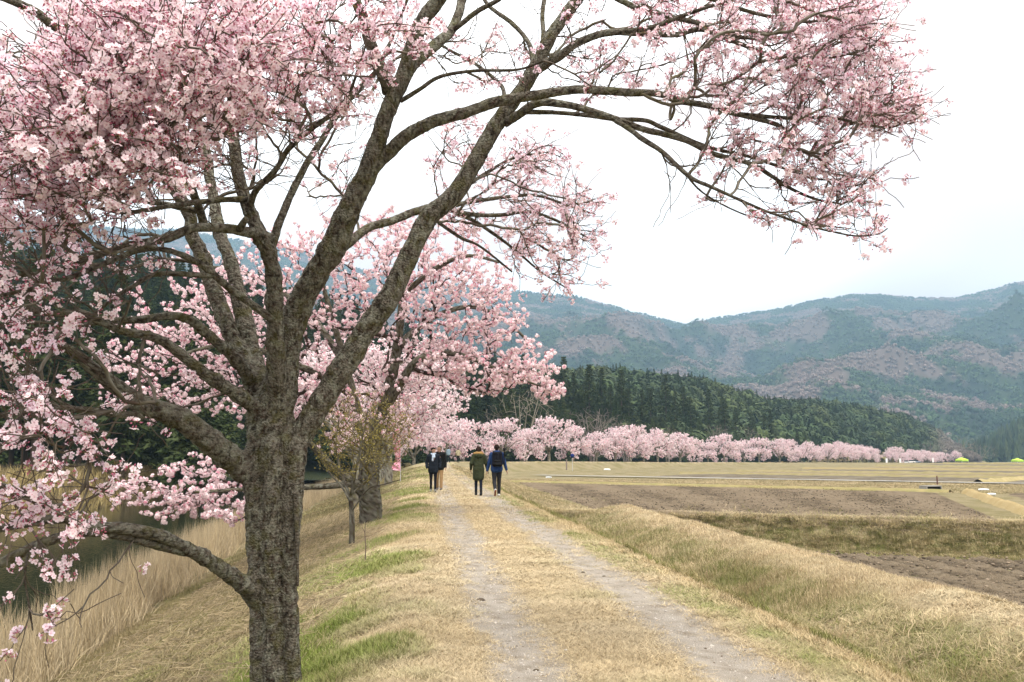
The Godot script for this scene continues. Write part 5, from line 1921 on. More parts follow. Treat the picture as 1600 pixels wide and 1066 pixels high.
# ---------------------------------------------------------------- sward
func build_grass():
	var r := RandomNumberGenerator.new()
	r.seed = 99
	var kinds := [blades(81, 80, 0.0125, 0.60, 0.35, 2, 0.35), blades(82, 76, 0.0115, 0.58, 0.55, 2, 0.3), blades(83, 64, 0.014, 0.55, 0.25, 2, 0.4), blades(84, 130, 0.0065, 0.62, 0.09, 2, 0.3), blades(85, 120, 0.0060, 0.62, 0.14, 2, 0.25), blades(86, 110, 0.0070, 0.6, 0.07, 2, 0.35)]
	var dry := [[], [], [], [], [], []]
	var drc := []
	for k in 6: drc.append(PackedColorArray())
	var grn := [[], []]
	var grc := [PackedColorArray(), PackedColorArray()]
	var total := 0
	for j in 46000:
		# more tufts near than far, as they shrink with distance
		var f := r.randf()
		var d := 4.6 * pow(85.0 / 4.6, pow(f, 0.92))
		var az := deg_to_rad(r.randf_range(-25.5, 37.0))
		var x := d * sin(az)
		var z := -d * cos(az)
		var su := lev(x, z)
		if su.y < -7.2: continue
		var c := cover(x, z)
		var y := hgt(x, z)
		var e := z - z_edge(x)
		if su.y > 2.0:
			# not on the tilled paddies
			if e < -0.2 and e > -46.0 and x > 6.6 + 0.02 * (-38.0 - z) and field_side(x, z): continue
			if e > 2.2 and x > 10.9: continue
		var wd := 0.06 + 0.030 * d
		var kd0 := minf(absf(su.y - track_u(su.x, 0)) - track_w(su.x, 0), absf(su.y - track_u(su.x, 1)) - track_w(su.x, 1) * 1.15)
		if kd0 < wd * 0.5 - 0.06 and r.randf() > 0.012 + 0.5 * smoothstep(-0.12, 0.12, kd0): continue
		if su.y < -2.6 and r.randf() < 0.15: continue
		var tall := c.a
		if su.y > 2.2 and r.randf() < 0.26:
			c = c.lerp(Color(0.60, 0.47, 0.30) if r.randf() < 0.7 else Color(0.30, 0.22, 0.12), r.randf_range(0.3, 0.95))
			if r.randf() < 0.4: tall *= 1.7
		elif r.randf() < 0.18:
			c = c.lerp(Color(0.33, 0.25, 0.14), r.randf_range(0.2, 0.8))
		var h := (0.025 + 0.16 * tall * r.randf_range(0.5, 1.3)) * (1.0 + d * 0.004)
		var w := (0.06 + 0.030 * d) * (1.0 + 0.3 * tall)
		var g := r.randf_range(0.78, 1.2)
		var col := Color(c.r * g, c.g * g, c.b * g)
		var kd := 1 if tall > 0.5 and r.randf() < 0.7 else r.randi() % 3
		var q := 0.35 * w
		var hx0 := hgt(x - q, z)
		var hx1 := hgt(x + q, z)
		var hz0 := hgt(x, z - q)
		var hz1 := hgt(x, z + q)
		var sx := (hx1 - hx0) / (2.0 * q)
		var sz := (hz1 - hz0) / (2.0 * q)
		# where the ground bends, smaller tufts that do not stand off it
		var bend := absf(hx0 + hx1 - 2.0 * y) + absf(hz0 + hz1 - 2.0 * y)
		w *= clampf(1.0 - bend / w * 2.5, 0.3, 1.0)
		var turn := r.randf() * TAU
		var bx := Vector3(cos(turn), 0, sin(turn)) * w
		var bz := Vector3(-sin(turn), 0, cos(turn)) * w
		bx.y = bx.x * sx + bx.z * sz
		bz.y = bz.x * sx + bz.z * sz
		var t := Transform3D(Basis(bx, Vector3(r.randfn() * 0.1, 1, r.randfn() * 0.1) * h, bz), Vector3(x, y - 0.006, z))
		if c.g > c.r * 1.02:
			grn[1 if d > 15.0 else 0].append(t)
			grc[1 if d > 15.0 else 0].append(col)
		else:
			if d > 15.0: kd += 3
			dry[kd].append(t)
			drc[kd].append(col)
		total += 1
	# the steep face of the bank between the two paddies
	for j in 9000:
		var x := r.randf_range(5.0, 46.0)
		var e := r.randf_range(-0.5, 2.1)
		var z := z_edge(x) + e
		var c := cover(x, z)
		var g := r.randf_range(0.75, 1.15)
		var f2 := nf.get_noise_2d(x * 0.5, z * 0.5)
		var col := Color(0.46, 0.38, 0.21).lerp(Color(0.17, 0.165, 0.06), clampf(0.45 + f2 * 1.8 + 0.5 * nz.get_noise_2d(x, z), 0, 1))
		if e < 0.3: col = Color(0.52, 0.43, 0.25)
		var w := r.randf_range(0.28, 0.5)
		var h := r.randf_range(0.07, 0.2) * (0.6 if e < 0.3 else 1.0)
		var t := Transform3D(Basis(Vector3.UP, r.randf() * TAU).scaled(Vector3(w, h, w)), Vector3(x, hgt(x, z) - 0.02, z))
		var kd := r.randi() % 3
		dry[kd].append(t)
		drc[kd].append(Color(col.r * g, col.g * g, col.b * g))
	for kd in 6:
		scatter("dry_grass", kinds[kd], mats.blade, dry[kd], drc[kd], "short dry straw-coloured grass on levee, verge and banks", null, "grass")
	for k in 2: scatter("green_grass", kinds[2 + 3 * k], mats.blade, grn[k], grc[k], "fresh green grass in patches on shoulder and verges", null, "grass")
	# cut stalks left lying on the slope
	var st := Buf.new()
	st.flat_quad(Vector3(-0.5, 0, -0.008), Vector3(-0.5, 0, 0.008), Vector3(0.5, 0.0, 0.006), Vector3(0.5, 0.0, -0.006))
	st.flat_quad(Vector3(-0.5, -0.008, 0), Vector3(-0.5, 0.008, 0), Vector3(0.5, 0.006, 0), Vector3(0.5, -0.006, 0))
	var xf := []
	var cl := PackedColorArray()
	for j in 15000:
		var s := 5.0 + 30.0 * pow(r.randf(), 1.3)
		var u := -2.2 - 4.3 * r.randf()
		var p := from_lev(s, u)
		var l := r.randf_range(0.10, 0.45)
		var w := 0.35 + s * 0.02
		var turn := r.randfn() * 0.7 + 0.5
		xf.append(Transform3D(Basis.from_euler(Vector3(0, turn, r.randfn() * 0.12 + 0.15)).scaled(Vector3(l, w, w)), Vector3(p.x, hgt(p.x, p.y) + r.randf_range(0.012, 0.05), p.y)))
		var g := r.randf_range(0.55, 1.15)
		cl.append(Color(0.46 * g, 0.38 * g, 0.25 * g))
	scatter("straw", st.mesh(), mats.blade, xf, cl, "cut dry stalks lying on the river slope", null, "straw")
	print("tufts: ", total)


func field_side(x: float, z: float) -> bool:
	# inside the broad dark paddy or the one beyond the bund
	var far := -75.5 + (x - 7.4) * 0.86
	return z > far


# ---------------------------------------------------------------- people
func ik(a: Vector3, b: Vector3, l1: float, l2: float, pole: Vector3) -> Vector3:
	var d := b - a
	var l := minf(d.length(), (l1 + l2) * 0.999)
	var f := (l * l + l1 * l1 - l2 * l2) / (2.0 * l)
	var h := sqrt(maxf(0.0, l1 * l1 - f * f))
	var n := d.normalized()
	var o := (pole - n * pole.dot(n)).normalized()
	return a + n * f + o * h


func chain(out: Array, pts: Array, rad: Array):
	for k in pts.size() - 1:
		out.append([pts[k], pts[k + 1], rad[k], rad[k + 1]])


func hand_mesh(wrist: Vector3, down: Vector3, palm_to: Vector3, thumb_to: Vector3, s: float, curl: float, col: Color) -> Buf:
	# palm, four unequal bent fingers and a thumb that leaves the side of the palm
	var b := []
	var across := thumb_to
	var knuck := wrist + down * 0.085 * s
	for k in 4:
		var o := across * (0.030 - 0.020 * k) * s
		b.append([wrist + o * 0.6 + down * 0.01 * s, knuck + o, 0.016 * s, 0.0135 * s])
		var l: float = [0.068, 0.076, 0.070, 0.055][k] * s
		var d1 := (down + palm_to * curl * 0.5).normalized()
		var d2 := (down + palm_to * curl * 1.6).normalized()
		var p1 := knuck + o * 1.08 + d1 * l * 0.5
		b.append([knuck + o, p1, 0.0095 * s, 0.0088 * s])
		b.append([p1, p1 + d2 * l * 0.5, 0.0088 * s, 0.0075 * s])
	var t0 := wrist + down * 0.025 * s + across * 0.028 * s
	var t1 := t0 + (down * 0.6 + across * 0.75 + palm_to * 0.3).normalized() * 0.04 * s
	b.append([t0, t1, 0.013 * s, 0.011 * s])
	b.append([t1, t1 + (down * 0.9 + across * 0.25 + palm_to * 0.35).normalized() * 0.03 * s, 0.010 * s, 0.0085 * s])
	return blob(b, 0.0062, 0.006, 0, col)


func person(called: String, label: String, where: Vector3, turn: float, q: Dictionary) -> Node3D:
	# q: high, legs [left thigh, left knee, right thigh, right knee], hands [left, right] from the shoulder, look, colours and clothes
	var t := thing(called, label, "person", where, turn, "")
	var s: float = q.high / 1.70
	var fine: float = q.get("fine", 1.0)
	var skin: Color = q.get("skin", Color(0.42, 0.26, 0.19))
	var cell := 0.017 * fine
	var pel := Vector3(0, 0.93, 0) * s
	var low := 1e9
	var leg := []
	for side in 2:
		var sg := 1.0 if side == 0 else -1.0
		var hip := pel + Vector3(sg * 0.085, -0.02, 0) * s
		var a: float = q.legs[side * 2]
		var kb: float = q.legs[side * 2 + 1]
		var knee := hip + Vector3(0, -cos(a), sin(a)) * 0.43 * s
		var ank := knee + Vector3(0, -cos(a - kb), sin(a - kb)) * 0.41 * s
		var fdir := Vector3(0, -sin(maxf(kb - a, 0.0) * 0.9), cos(maxf(kb - a, 0.0) * 0.9))
		var heel := ank + Vector3(0, -fdir.z, fdir.y) * 0.055 * s - fdir * 0.05 * s
		var toe := heel + fdir * 0.235 * s
		leg.append([hip, knee, ank, heel, toe])
		low = minf(low, minf(heel.y, toe.y) - 0.035 * s)
	var lift := Vector3(0, -low, 0)
	for l in leg:
		for k in 5: l[k] += lift
	pel += lift
	var lean := Vector3(0, 0, q.get("lean", 0.02)) * s
	var waist := pel + Vector3(0, 0.14, 0) * s
	var chest := pel + Vector3(0, 0.36, 0) * s + lean
	var neck := pel + Vector3(0, 0.53, 0.0) * s + lean
	var head := pel + Vector3(0, 0.665, 0.025) * s + lean
	var hb := Basis(Vector3.UP, q.get("look", 0.0)) * Basis(Vector3.RIGHT, q.get("nod", 0.0))
	var arm := []
	for side in 2:
		var sg := 1.0 if side == 0 else -1.0
		var sh := pel + Vector3(sg * 0.175, 0.455, -0.005) * s + lean
		var hand: Vector3 = sh + (q.hands[side] as Vector3) * s
		arm.append([sh, ik(sh, hand, 0.285 * s, 0.25 * s, Vector3(sg * 0.35, 0, -1)), hand])
	# one continuous body
	var body := []
	chain(body, [pel, waist, chest, neck - Vector3(0, 0.03, 0) * s], [0.115 * s, 0.105 * s, 0.12 * s, 0.06 * s])
	chain(body, [neck - Vector3(0, 0.06, 0) * s, head - Vector3(0, 0.04, 0) * s], [0.055 * s, 0.052 * s])
	for side in 2:
		chain(body, [chest + Vector3(0, 0.05, 0) * s, arm[side][0], arm[side][1], arm[side][2]], [0.07 * s, 0.052 * s, 0.04 * s, 0.027 * s])
		chain(body, [leg[side][0], leg[side][1], leg[side][2], leg[side][3].lerp(leg[side][4], 0.3), leg[side][4]], [0.08 * s, 0.05 * s, 0.035 * s, 0.03 * s, 0.022 * s])
	var bb := blob(body, cell, 0.03, 0, skin)
	# head with brow, jaw, nose, lips and ears
	var hbones := []
	var at_head := func(x: float, y: float, z: float) -> Vector3: return head + hb * (Vector3(x, y, z) * s)
	chain(hbones, [at_head.call(0, 0.035, -0.022), at_head.call(0, 0.03, 0.012)], [0.083 * s, 0.080 * s])
	chain(hbones, [at_head.call(0, -0.02, 0.028), at_head.call(0, -0.068, 0.050)], [0.062 * s, 0.034 * s])
	chain(hbones, [at_head.call(0, 0.012, 0.088), at_head.call(0, -0.022, 0.102)], [0.010 * s, 0.0145 * s])
	chain(hbones, [at_head.call(-0.016, -0.050, 0.080), at_head.call(0.016, -0.050, 0.080)], [0.010 * s, 0.010 * s])
	for sg in [-1.0, 1.0]:
		chain(hbones, [at_head.call(sg * 0.080, 0.012, -0.012), at_head.call(sg * 0.077, -0.022, -0.004)], [0.014 * s, 0.010 * s])
		chain(hbones, [at_head.call(sg * 0.018, 0.026, 0.083), at_head.call(sg * 0.045, 0.024, 0.070)], [0.010 * s, 0.008 * s])
	chain(hbones, [neck - Vector3(0, 0.02, 0) * s, at_head.call(0, -0.035, 0.0)], [0.055 * s, 0.056 * s])
	bb.join(blob(hbones, 0.0085 * fine, 0.016, 0, skin))
	for side in 2:
		var sg := 1.0 if side == 0 else -1.0
		if q.get("pockets", false): continue
		var fwd: Vector3 = (arm[side][2] - arm[side][1]).normalized()
		bb.join(hand_mesh(arm[side][2], fwd, (Vector3(-sg, 0, 0.2) - fwd * fwd.dot(Vector3(-sg, 0, 0.2))).normalized(), (Vector3(0, 0, 1) - fwd * fwd.z).normalized(), s, 0.5, skin))
	var root := obj("body", bb.mesh(), mats.cloth, t)
	var fb := Buf.new()
	for sg in [-1.0, 1.0]:
		fb.box(at_head.call(sg * 0.031, 0.010, 0.0795), Vector3(0.020, 0.008, 0.006) * s, Color(0.02, 0.015, 0.012), hb)
		fb.box(at_head.call(sg * 0.032, 0.030, 0.084), Vector3(0.030, 0.006, 0.006) * s, Color(0.03, 0.022, 0.018), hb)
	fb.box(at_head.call(0, -0.050, 0.0895), Vector3(0.036, 0.007, 0.004) * s, Color(0.28, 0.10, 0.09), hb)
	obj("face", fb.mesh(), mats.cloth, t)
	# hair
	var hair := []
	chain(hair, [at_head.call(0, 0.055, -0.030), at_head.call(0, 0.058, 0.012)], [0.083 * s, 0.076 * s])
	if q.get("bob", false):
		chain(hair, [at_head.call(0, 0.03, -0.045), at_head.call(0, -0.075, -0.050)], [0.080 * s, 0.070 * s])
		for sg in [-1.0, 1.0]: chain(hair, [at_head.call(sg * 0.055, 0.04, -0.01), at_head.call(sg * 0.066, -0.07, -0.005)], [0.050 * s, 0.038 * s])
	else:
		chain(hair, [at_head.call(0, 0.04, -0.050), at_head.call(0, -0.035, -0.052)], [0.070 * s, 0.050 * s])
		for sg in [-1.0, 1.0]: chain(hair, [at_head.call(sg * 0.06, 0.05, -0.01), at_head.call(sg * 0.064, 0.012, -0.022)], [0.034 * s, 0.026 * s])
	obj("hair", blob(hair, 0.011 * fine, 0.02, 0, q.hair, 0.004).mesh(), mats.cloth, t)
	# trousers
	var tr := []
	for side in 2:
		var l: Array = leg[side]
		var sg := 1.0 if side == 0 else -1.0
		chain(tr, [waist + Vector3(sg * 0.055, -0.02, 0) * s, l[0], l[1], l[2] + Vector3(0, 0.01, 0)], [0.095 * s, 0.102 * s, 0.066 * s * q.get("slim", 1.0), 0.056 * s * q.get("slim", 1.0)])
	obj("trousers", blob(tr, cell, 0.022, 0, q.trousers, 0.006).mesh(), mats.cloth, t)
	for side in 2:
		var l: Array = leg[side]
		var sb := []
		chain(sb, [l[3], l[3].lerp(l[4], 0.55), l[4]], [0.040 * s, 0.042 * s, 0.034 * s])
		chain(sb, [l[2] + Vector3(0, q.get("boot", 0.0), 0), l[3].lerp(l[4], 0.15)], [0.047 * s, 0.046 * s])
		var so := obj("shoe", blob(sb, 0.012 * fine, 0.02, 0, q.shoes).mesh(), mats.cloth, t)
		if q.has("sole"):
			var sl := []
			var dn: Vector3 = (l[4] - l[3]).normalized()
			var un := Vector3(0, -dn.z, dn.y) * 0.028 * s
			chain(sl, [l[3] + un, l[4] + un], [0.034 * s, 0.032 * s])
			obj("sole", blob(sl, 0.011 * fine, 0.01, 0, q.sole).mesh(), mats.cloth, so)
	# coat or jacket
	var hem: float = q.get("hem", 0.80)
	var ct := []
	var hy := hem * s + lift.y * 0.0
	for sg in [-1.0, 1.0]:
		chain(ct, [chest + Vector3(sg * 0.075, 0.06, 0.0) * s, waist + Vector3(sg * 0.065, 0, 0.005) * s, Vector3(sg * 0.075 * s, maxf(hy, pel.y - 0.02), 0.0)], [0.115 * s, 0.118 * s, 0.125 * s])
		if hy < pel.y - 0.05:
			chain(ct, [Vector3(sg * 0.075 * s, pel.y - 0.02, 0.0), Vector3(sg * 0.075 * s, hy + 0.10 * s, leg[0 if sg > 0 else 1][1].z * 0.5)], [0.13 * s, 0.125 * s])
		if q.get("back_flap", false): pass
	chain(ct, [chest + Vector3(0, 0.05, 0) * s, waist, Vector3(0, maxf(hy, pel.y - 0.02), 0)], [0.125 * s, 0.125 * s, 0.13 * s])
	if hy < pel.y - 0.05: chain(ct, [Vector3(0, pel.y, 0), Vector3(0, hy + 0.11 * s, 0)], [0.13 * s, 0.12 * s])
	for side in 2:
		var a: Array = arm[side]
		chain(ct, [chest + Vector3(0, 0.09, 0) * s, a[0], a[1], a[2] + (a[1] - a[2]).normalized() * 0.015], [0.10 * s, 0.076 * s, 0.060 * s, 0.047 * s])
	chain(ct, [neck + Vector3(0, -0.05, -0.01) * s, neck + Vector3(0, 0.0, -0.012) * s], [0.085 * s, 0.070 * s])
	obj("coat" if hem < 0.7 else "jacket", blob(ct, cell, 0.03, 0, q.coat, 0.009).mesh(), mats.cloth, t)
	if q.has("fur"):
		var fu := []
		for k in 10:
			var a := PI * (k / 9.0) * 1.3 - PI * 0.15
			var a2 := PI * ((k + 1) / 9.0) * 1.3 - PI * 0.15
			var f := func(x: float) -> Vector3: return neck + Vector3(cos(x) * 0.135, 0.0 + 0.02 * sin(x), -sin(x) * 0.11 + 0.015) * s
			fu.append([f.call(a), f.call(a2), 0.055 * s, 0.055 * s])
		obj("fur_trim", blob(fu, 0.013, 0.02, 0, q.fur, 0.02).mesh(), mats.cloth, t)
		obj("hood", blob([[neck + Vector3(-0.07, -0.07, -0.10) * s, neck + Vector3(0.07, -0.07, -0.10) * s, 0.075 * s, 0.075 * s], [neck + Vector3(0, -0.06, -0.12) * s, neck + Vector3(0, -0.16, -0.12) * s, 0.07 * s, 0.03 * s]], 0.015, 0.03, 0, q.coat, 0.006).mesh(), mats.cloth, t)
	if q.has("hood"):
		obj("hood", blob([[neck + Vector3(-0.06, -0.01, -0.05) * s, neck + Vector3(0.06, -0.01, -0.05) * s, 0.07 * s, 0.07 * s], [neck + Vector3(-0.075, 0.005, 0.02) * s, neck + Vector3(-0.05, -0.03, 0.07) * s, 0.045 * s, 0.03 * s], [neck + Vector3(0.075, 0.005, 0.02) * s, neck + Vector3(0.05, -0.03, 0.07) * s, 0.045 * s, 0.03 * s]], 0.014, 0.03, 0, q.hood, 0.006).mesh(), mats.cloth, t)
	if q.has("scarf"):
		var sc := []
		for k in 12:
			var a := TAU * k / 12.0
			var a2 := TAU * (k + 1) / 12.0
			sc.append([neck + Vector3(cos(a) * 0.075, 0.005 + 0.02 * sin(a * 2.0), sin(a) * 0.07) * s, neck + Vector3(cos(a2) * 0.075, 0.005 + 0.02 * sin(a2 * 2.0), sin(a2) * 0.07) * s, 0.038 * s, 0.038 * s])
		if q.get("scarf_ends", true):
			chain(sc, [neck + Vector3(-0.02, -0.02, 0.10) * s, neck + Vector3(-0.03, -0.14, 0.155) * s, neck + Vector3(-0.03, -0.25, 0.165) * s], [0.036 * s, 0.036 * s, 0.034 * s])
			chain(sc, [neck + Vector3(0.03, -0.02, 0.10) * s, neck + Vector3(0.035, -0.12, 0.155) * s], [0.036 * s, 0.036 * s])
		obj("scarf", blob(sc, 0.011, 0.012, 0, q.scarf, 0.012).mesh(), mats.cloth, t)
	t.set_meta("back", chest)
	return t


func far_spot(px: float, d: float) -> Vector3:
	var p := bearing(px, d)
	return Vector3(p.x, hgt(p.x, p.z), p.z)


func build_people():
	var black := Color(0.012, 0.012, 0.014)
	# the couple walking away hand in hand
	var pa := spot(747.5, 775.5)
	var pb := spot(776, 776)
	var dir := Vector3(0, 0, -1)
	var gap := (pb - pa).dot(Vector3(1, 0, 0))
	person("person", "person in olive-green parka with fur hood trim, walking away and holding hands", pa, PI - 0.03, {"high": 1.66, "legs": [0.16, 0.10, -0.16, 0.14], "hands": [Vector3(0.10, -0.48, 0.06), Vector3(-(gap * 0.5 - 0.155), -0.505, 0.05)],
		"hair": Color(0.030, 0.018, 0.013), "bob": true, "trousers": Color(0.014, 0.018, 0.030), "slim": 0.85, "shoes": Color(0.020, 0.020, 0.020), "boot": 0.10, "coat": Color(0.040, 0.048, 0.024), "hem": 0.56, "fur": Color(0.36, 0.22, 0.085), "scarf": Color(0.55, 0.52, 0.48), "scarf_ends": false})
	var mb := person("person", "person in blue hooded jacket and dark trousers, walking away with left heel raised", pb, PI + 0.02, {"high": 1.76, "legs": [-0.16, 0.72, 0.14, 0.06], "hands": [Vector3(gap * 0.5 - 0.165, -0.545, 0.02), Vector3(-0.16, -0.52, -0.02)],
		"hair": Color(0.020, 0.014, 0.011), "trousers": Color(0.026, 0.027, 0.030), "shoes": Color(0.55, 0.54, 0.52), "sole": Color(0.25, 0.105, 0.055), "coat": Color(0.022, 0.048, 0.140), "hem": 0.80, "hood": Color(0.020, 0.056, 0.165), "look": 0.0})
	# his backpack, with a small tripod in its side pocket
	var s := 1.76 / 1.70
	var back := Transform3D(Basis(Vector3.UP, mb.rotation.y), mb.position)
	var bp := thing("backpack", "black backpack worn over the blue jacket", "backpack", back * Vector3(0, 1.02 * s, -0.19 * s), mb.rotation.y)
	var sh := [[Vector3(-0.10, 0.06, -0.02), Vector3(0.10, 0.06, -0.02), 0.085, 0.085], [Vector3(-0.095, 0.42, 0.0), Vector3(0.095, 0.42, 0.0), 0.075, 0.075], [Vector3(-0.10, 0.06, -0.02), Vector3(-0.095, 0.42, 0.0), 0.085, 0.075], [Vector3(0.10, 0.06, -0.02), Vector3(0.095, 0.42, 0.0), 0.085, 0.075], [Vector3(0, 0.1, -0.03), Vector3(0, 0.40, -0.01), 0.095, 0.08]]
	obj("bag", blob(sh, 0.014, 0.03, 0, Color(0.010, 0.011, 0.012), 0.006).mesh(), mats.cloth, bp)
	obj("pocket", blob([[Vector3(-0.07, 0.07, -0.085), Vector3(0.07, 0.07, -0.085), 0.05, 0.05], [Vector3(-0.07, 0.17, -0.08), Vector3(0.07, 0.17, -0.08), 0.045, 0.045]], 0.013, 0.02, 0, Color(0.016, 0.017, 0.019), 0.004).mesh(), mats.cloth, bp)
	for sg in [-1.0, 1.0]:
		var sb := Buf.new()
		tube(sb, PackedVector3Array([Vector3(sg * 0.10, 0.42, 0.05), Vector3(sg * 0.125, 0.50, 0.14), Vector3(sg * 0.125, 0.47, 0.27), Vector3(sg * 0.13, 0.30, 0.33), Vector3(sg * 0.16, 0.12, 0.20)]), PackedFloat32Array([0.022, 0.024, 0.024, 0.022, 0.016]), 8, 0.0, 0, Color(0.010, 0.010, 0.011))
		sb.smooth()
		obj("strap", sb.mesh(), mats.cloth, bp)
	var tp := thing("tripod", "small black camera tripod sticking up from the backpack's right side", "tripod", back * Vector3(-0.235 * s, 1.16 * s, -0.19 * s), mb.rotation.y)
	var lg := Buf.new()
	for k in 3:
		var a := TAU * k / 3.0
		tube(lg, PackedVector3Array([Vector3(cos(a) * 0.02, -0.08, sin(a) * 0.02), Vector3(cos(a) * 0.012, 0.36, sin(a) * 0.012)]), PackedFloat32Array([0.009, 0.012]), 6, 0.0, 0, black)
	obj("legs", lg.mesh(), mats.cloth, tp)
	var hd := Buf.new()
	hd.box(Vector3(0, 0.40, 0), Vector3(0.07, 0.06, 0.06), Color(0.014, 0.014, 0.015))
	hd.box(Vector3(0, 0.455, 0), Vector3(0.11, 0.05, 0.05), Color(0.02, 0.02, 0.022))
	tube(hd, PackedVector3Array([Vector3(0, 0.40, 0), Vector3(-0.09, 0.44, -0.02)]), PackedFloat32Array([0.01, 0.012]), 6, 0.0, 0, black)
	obj("head", hd.mesh(), mats.cloth, tp)
	# the pair coming towards us
	var pc := spot(676.5, 769.5)
	var pd := spot(686.0, 767)
	person("person", "person in dark navy coat with pale blue scarf, walking towards the viewer", pc, 0.0, {"high": 1.63, "legs": [0.10, 0.05, -0.10, 0.12], "hands": [Vector3(0.085, -0.46, 0.07), Vector3(-0.085, -0.46, 0.07)], "pockets": true, "look": 0.75,
		"hair": Color(0.022, 0.014, 0.011), "trousers": Color(0.010, 0.010, 0.012), "slim": 0.82, "shoes": Color(0.17, 0.17, 0.16), "coat": Color(0.013, 0.016, 0.024), "hem": 0.74, "scarf": Color(0.42, 0.50, 0.60)})
	person("person", "person in black jacket and khaki trousers behind the one with the scarf", pd, -0.1, {"high": 1.73, "legs": [0.12, 0.05, -0.12, 0.14], "hands": [Vector3(0.08, -0.52, 0.05), Vector3(-0.08, -0.50, 0.05)], "look": -0.8,
		"hair": Color(0.12, 0.10, 0.085), "trousers": Color(0.33, 0.215, 0.105), "shoes": Color(0.14, 0.12, 0.10), "coat": Color(0.008, 0.008, 0.010), "hem": 0.80})
	# two by the bend of the path
	person("person", "distant person in light blue shirt where the path bends, left of the one in beige", far_spot(701.5, 106), PI + 0.5, {"high": 1.72, "fine": 1.6, "legs": [0.1, 0.05, -0.1, 0.1], "hands": [Vector3(0.07, -0.5, 0.1), Vector3(-0.07, -0.46, 0.16)],
		"hair": Color(0.02, 0.016, 0.014), "trousers": Color(0.015, 0.018, 0.026), "shoes": Color(0.03, 0.03, 0.03), "coat": Color(0.22, 0.30, 0.36), "hem": 0.82})
	person("person", "distant person in beige top and dark trousers where the path bends", far_spot(716.5, 107), PI, {"high": 1.62, "fine": 1.6, "legs": [0.12, 0.05, -0.12, 0.1], "hands": [Vector3(0.09, -0.46, 0.08), Vector3(-0.09, -0.46, 0.08)],
		"hair": Color(0.02, 0.016, 0.014), "trousers": Color(0.015, 0.016, 0.02), "shoes": Color(0.03, 0.03, 0.03), "coat": Color(0.42, 0.37, 0.24), "hem": 0.82})
	# strollers under the far row
	var far := [[1150.0, 238.0, Color(0.015, 0.015, 0.018), "tiny far stroller in black under the far row, left of the one in red"], [1171.0, 240.0, Color(0.02, 0.02, 0.025), "tiny far stroller in dark clothes beside the one in red"], [1174.5, 240.5, Color(0.30, 0.04, 0.03), "tiny far stroller in red under the far cherry row"], [1306.0, 300.0, Color(0.02, 0.02, 0.02), "tiny far stroller in dark clothes before the red railing"]]
	for e in far:
		var p := bearing(e[0], e[1])
		p.y = hgt(p.x, p.z)
		person("person", e[3], p, 1.2, {"high": 1.7, "fine": 2.2, "legs": [0.15, 0.05, -0.15, 0.1], "hands": [Vector3(0.07, -0.5, 0.08), Vector3(-0.07, -0.5, 0.0)], "hair": Color(0.02, 0.016, 0.014), "trousers": Color(0.015, 0.016, 0.02), "shoes": Color(0.03, 0.03, 0.03), "coat": e[2], "hem": 0.82})


# ---------------------------------------------------------------- small things
func banner_cloth(wide: float, high: float, twist: float, sd: int, c1: Color, c2: Color) -> ArrayMesh:
	# a hanging strip of thin cloth, gathered and twisted by the wind, printed in two tones
	var b := Buf.new()
	var n := 26
	var m := 9
	for side in 2:
		for j in n + 1:
			var f := float(j) / n
			for k in m + 1:
				var g := float(k) / m
				var a := twist * sin(f * 3.0 + sd) + 0.25 * sin(f * 11.0 + g * 3.0)
				var w := wide * (0.55 + 0.45 * absf(sin(f * 2.6 + sd * 0.7))) * g
				var p := Vector3(-cos(a) * w, -f * high - 0.10 * w * sin(f * 5.0), sin(a) * w + 0.02 * sin(g * 7.0 + f * 9.0))
				var pat := nf.get_noise_2d(f * high * 0.9 + sd * 9.0, g * wide * 1.2)
				b.vert(p + Vector3(0.0, 0, 0.002 * (side * 2 - 1)), Vector3.UP, c1.lerp(c2, smoothstep(0.0, 0.12, pat)))
	for side in 2:
		for j in n:
			for k in m:
				var o := side * (n + 1) * (m + 1) + j * (m + 1) + k
				if side == 0:
					b.tri(o, o + m + 1, o + 1)
					b.tri(o + 1, o + m + 1, o + m + 2)
				else:
					b.tri(o, o + 1, o + m + 1)
					b.tri(o + 1, o + m + 2, o + m + 1)
	b.smooth()
	return b.mesh()


func pole_mesh(high: float, rad: float, col: Color, low := 0.3) -> ArrayMesh:
	var b := Buf.new()
	tube(b, PackedVector3Array([Vector3(0, -low, 0), Vector3(0, high * 0.5, 0), Vector3(0, high, 0)]), PackedFloat32Array([rad, rad, rad * 0.9]), 10, 0.0, 0, col)
	b.smooth()
	return b.mesh()


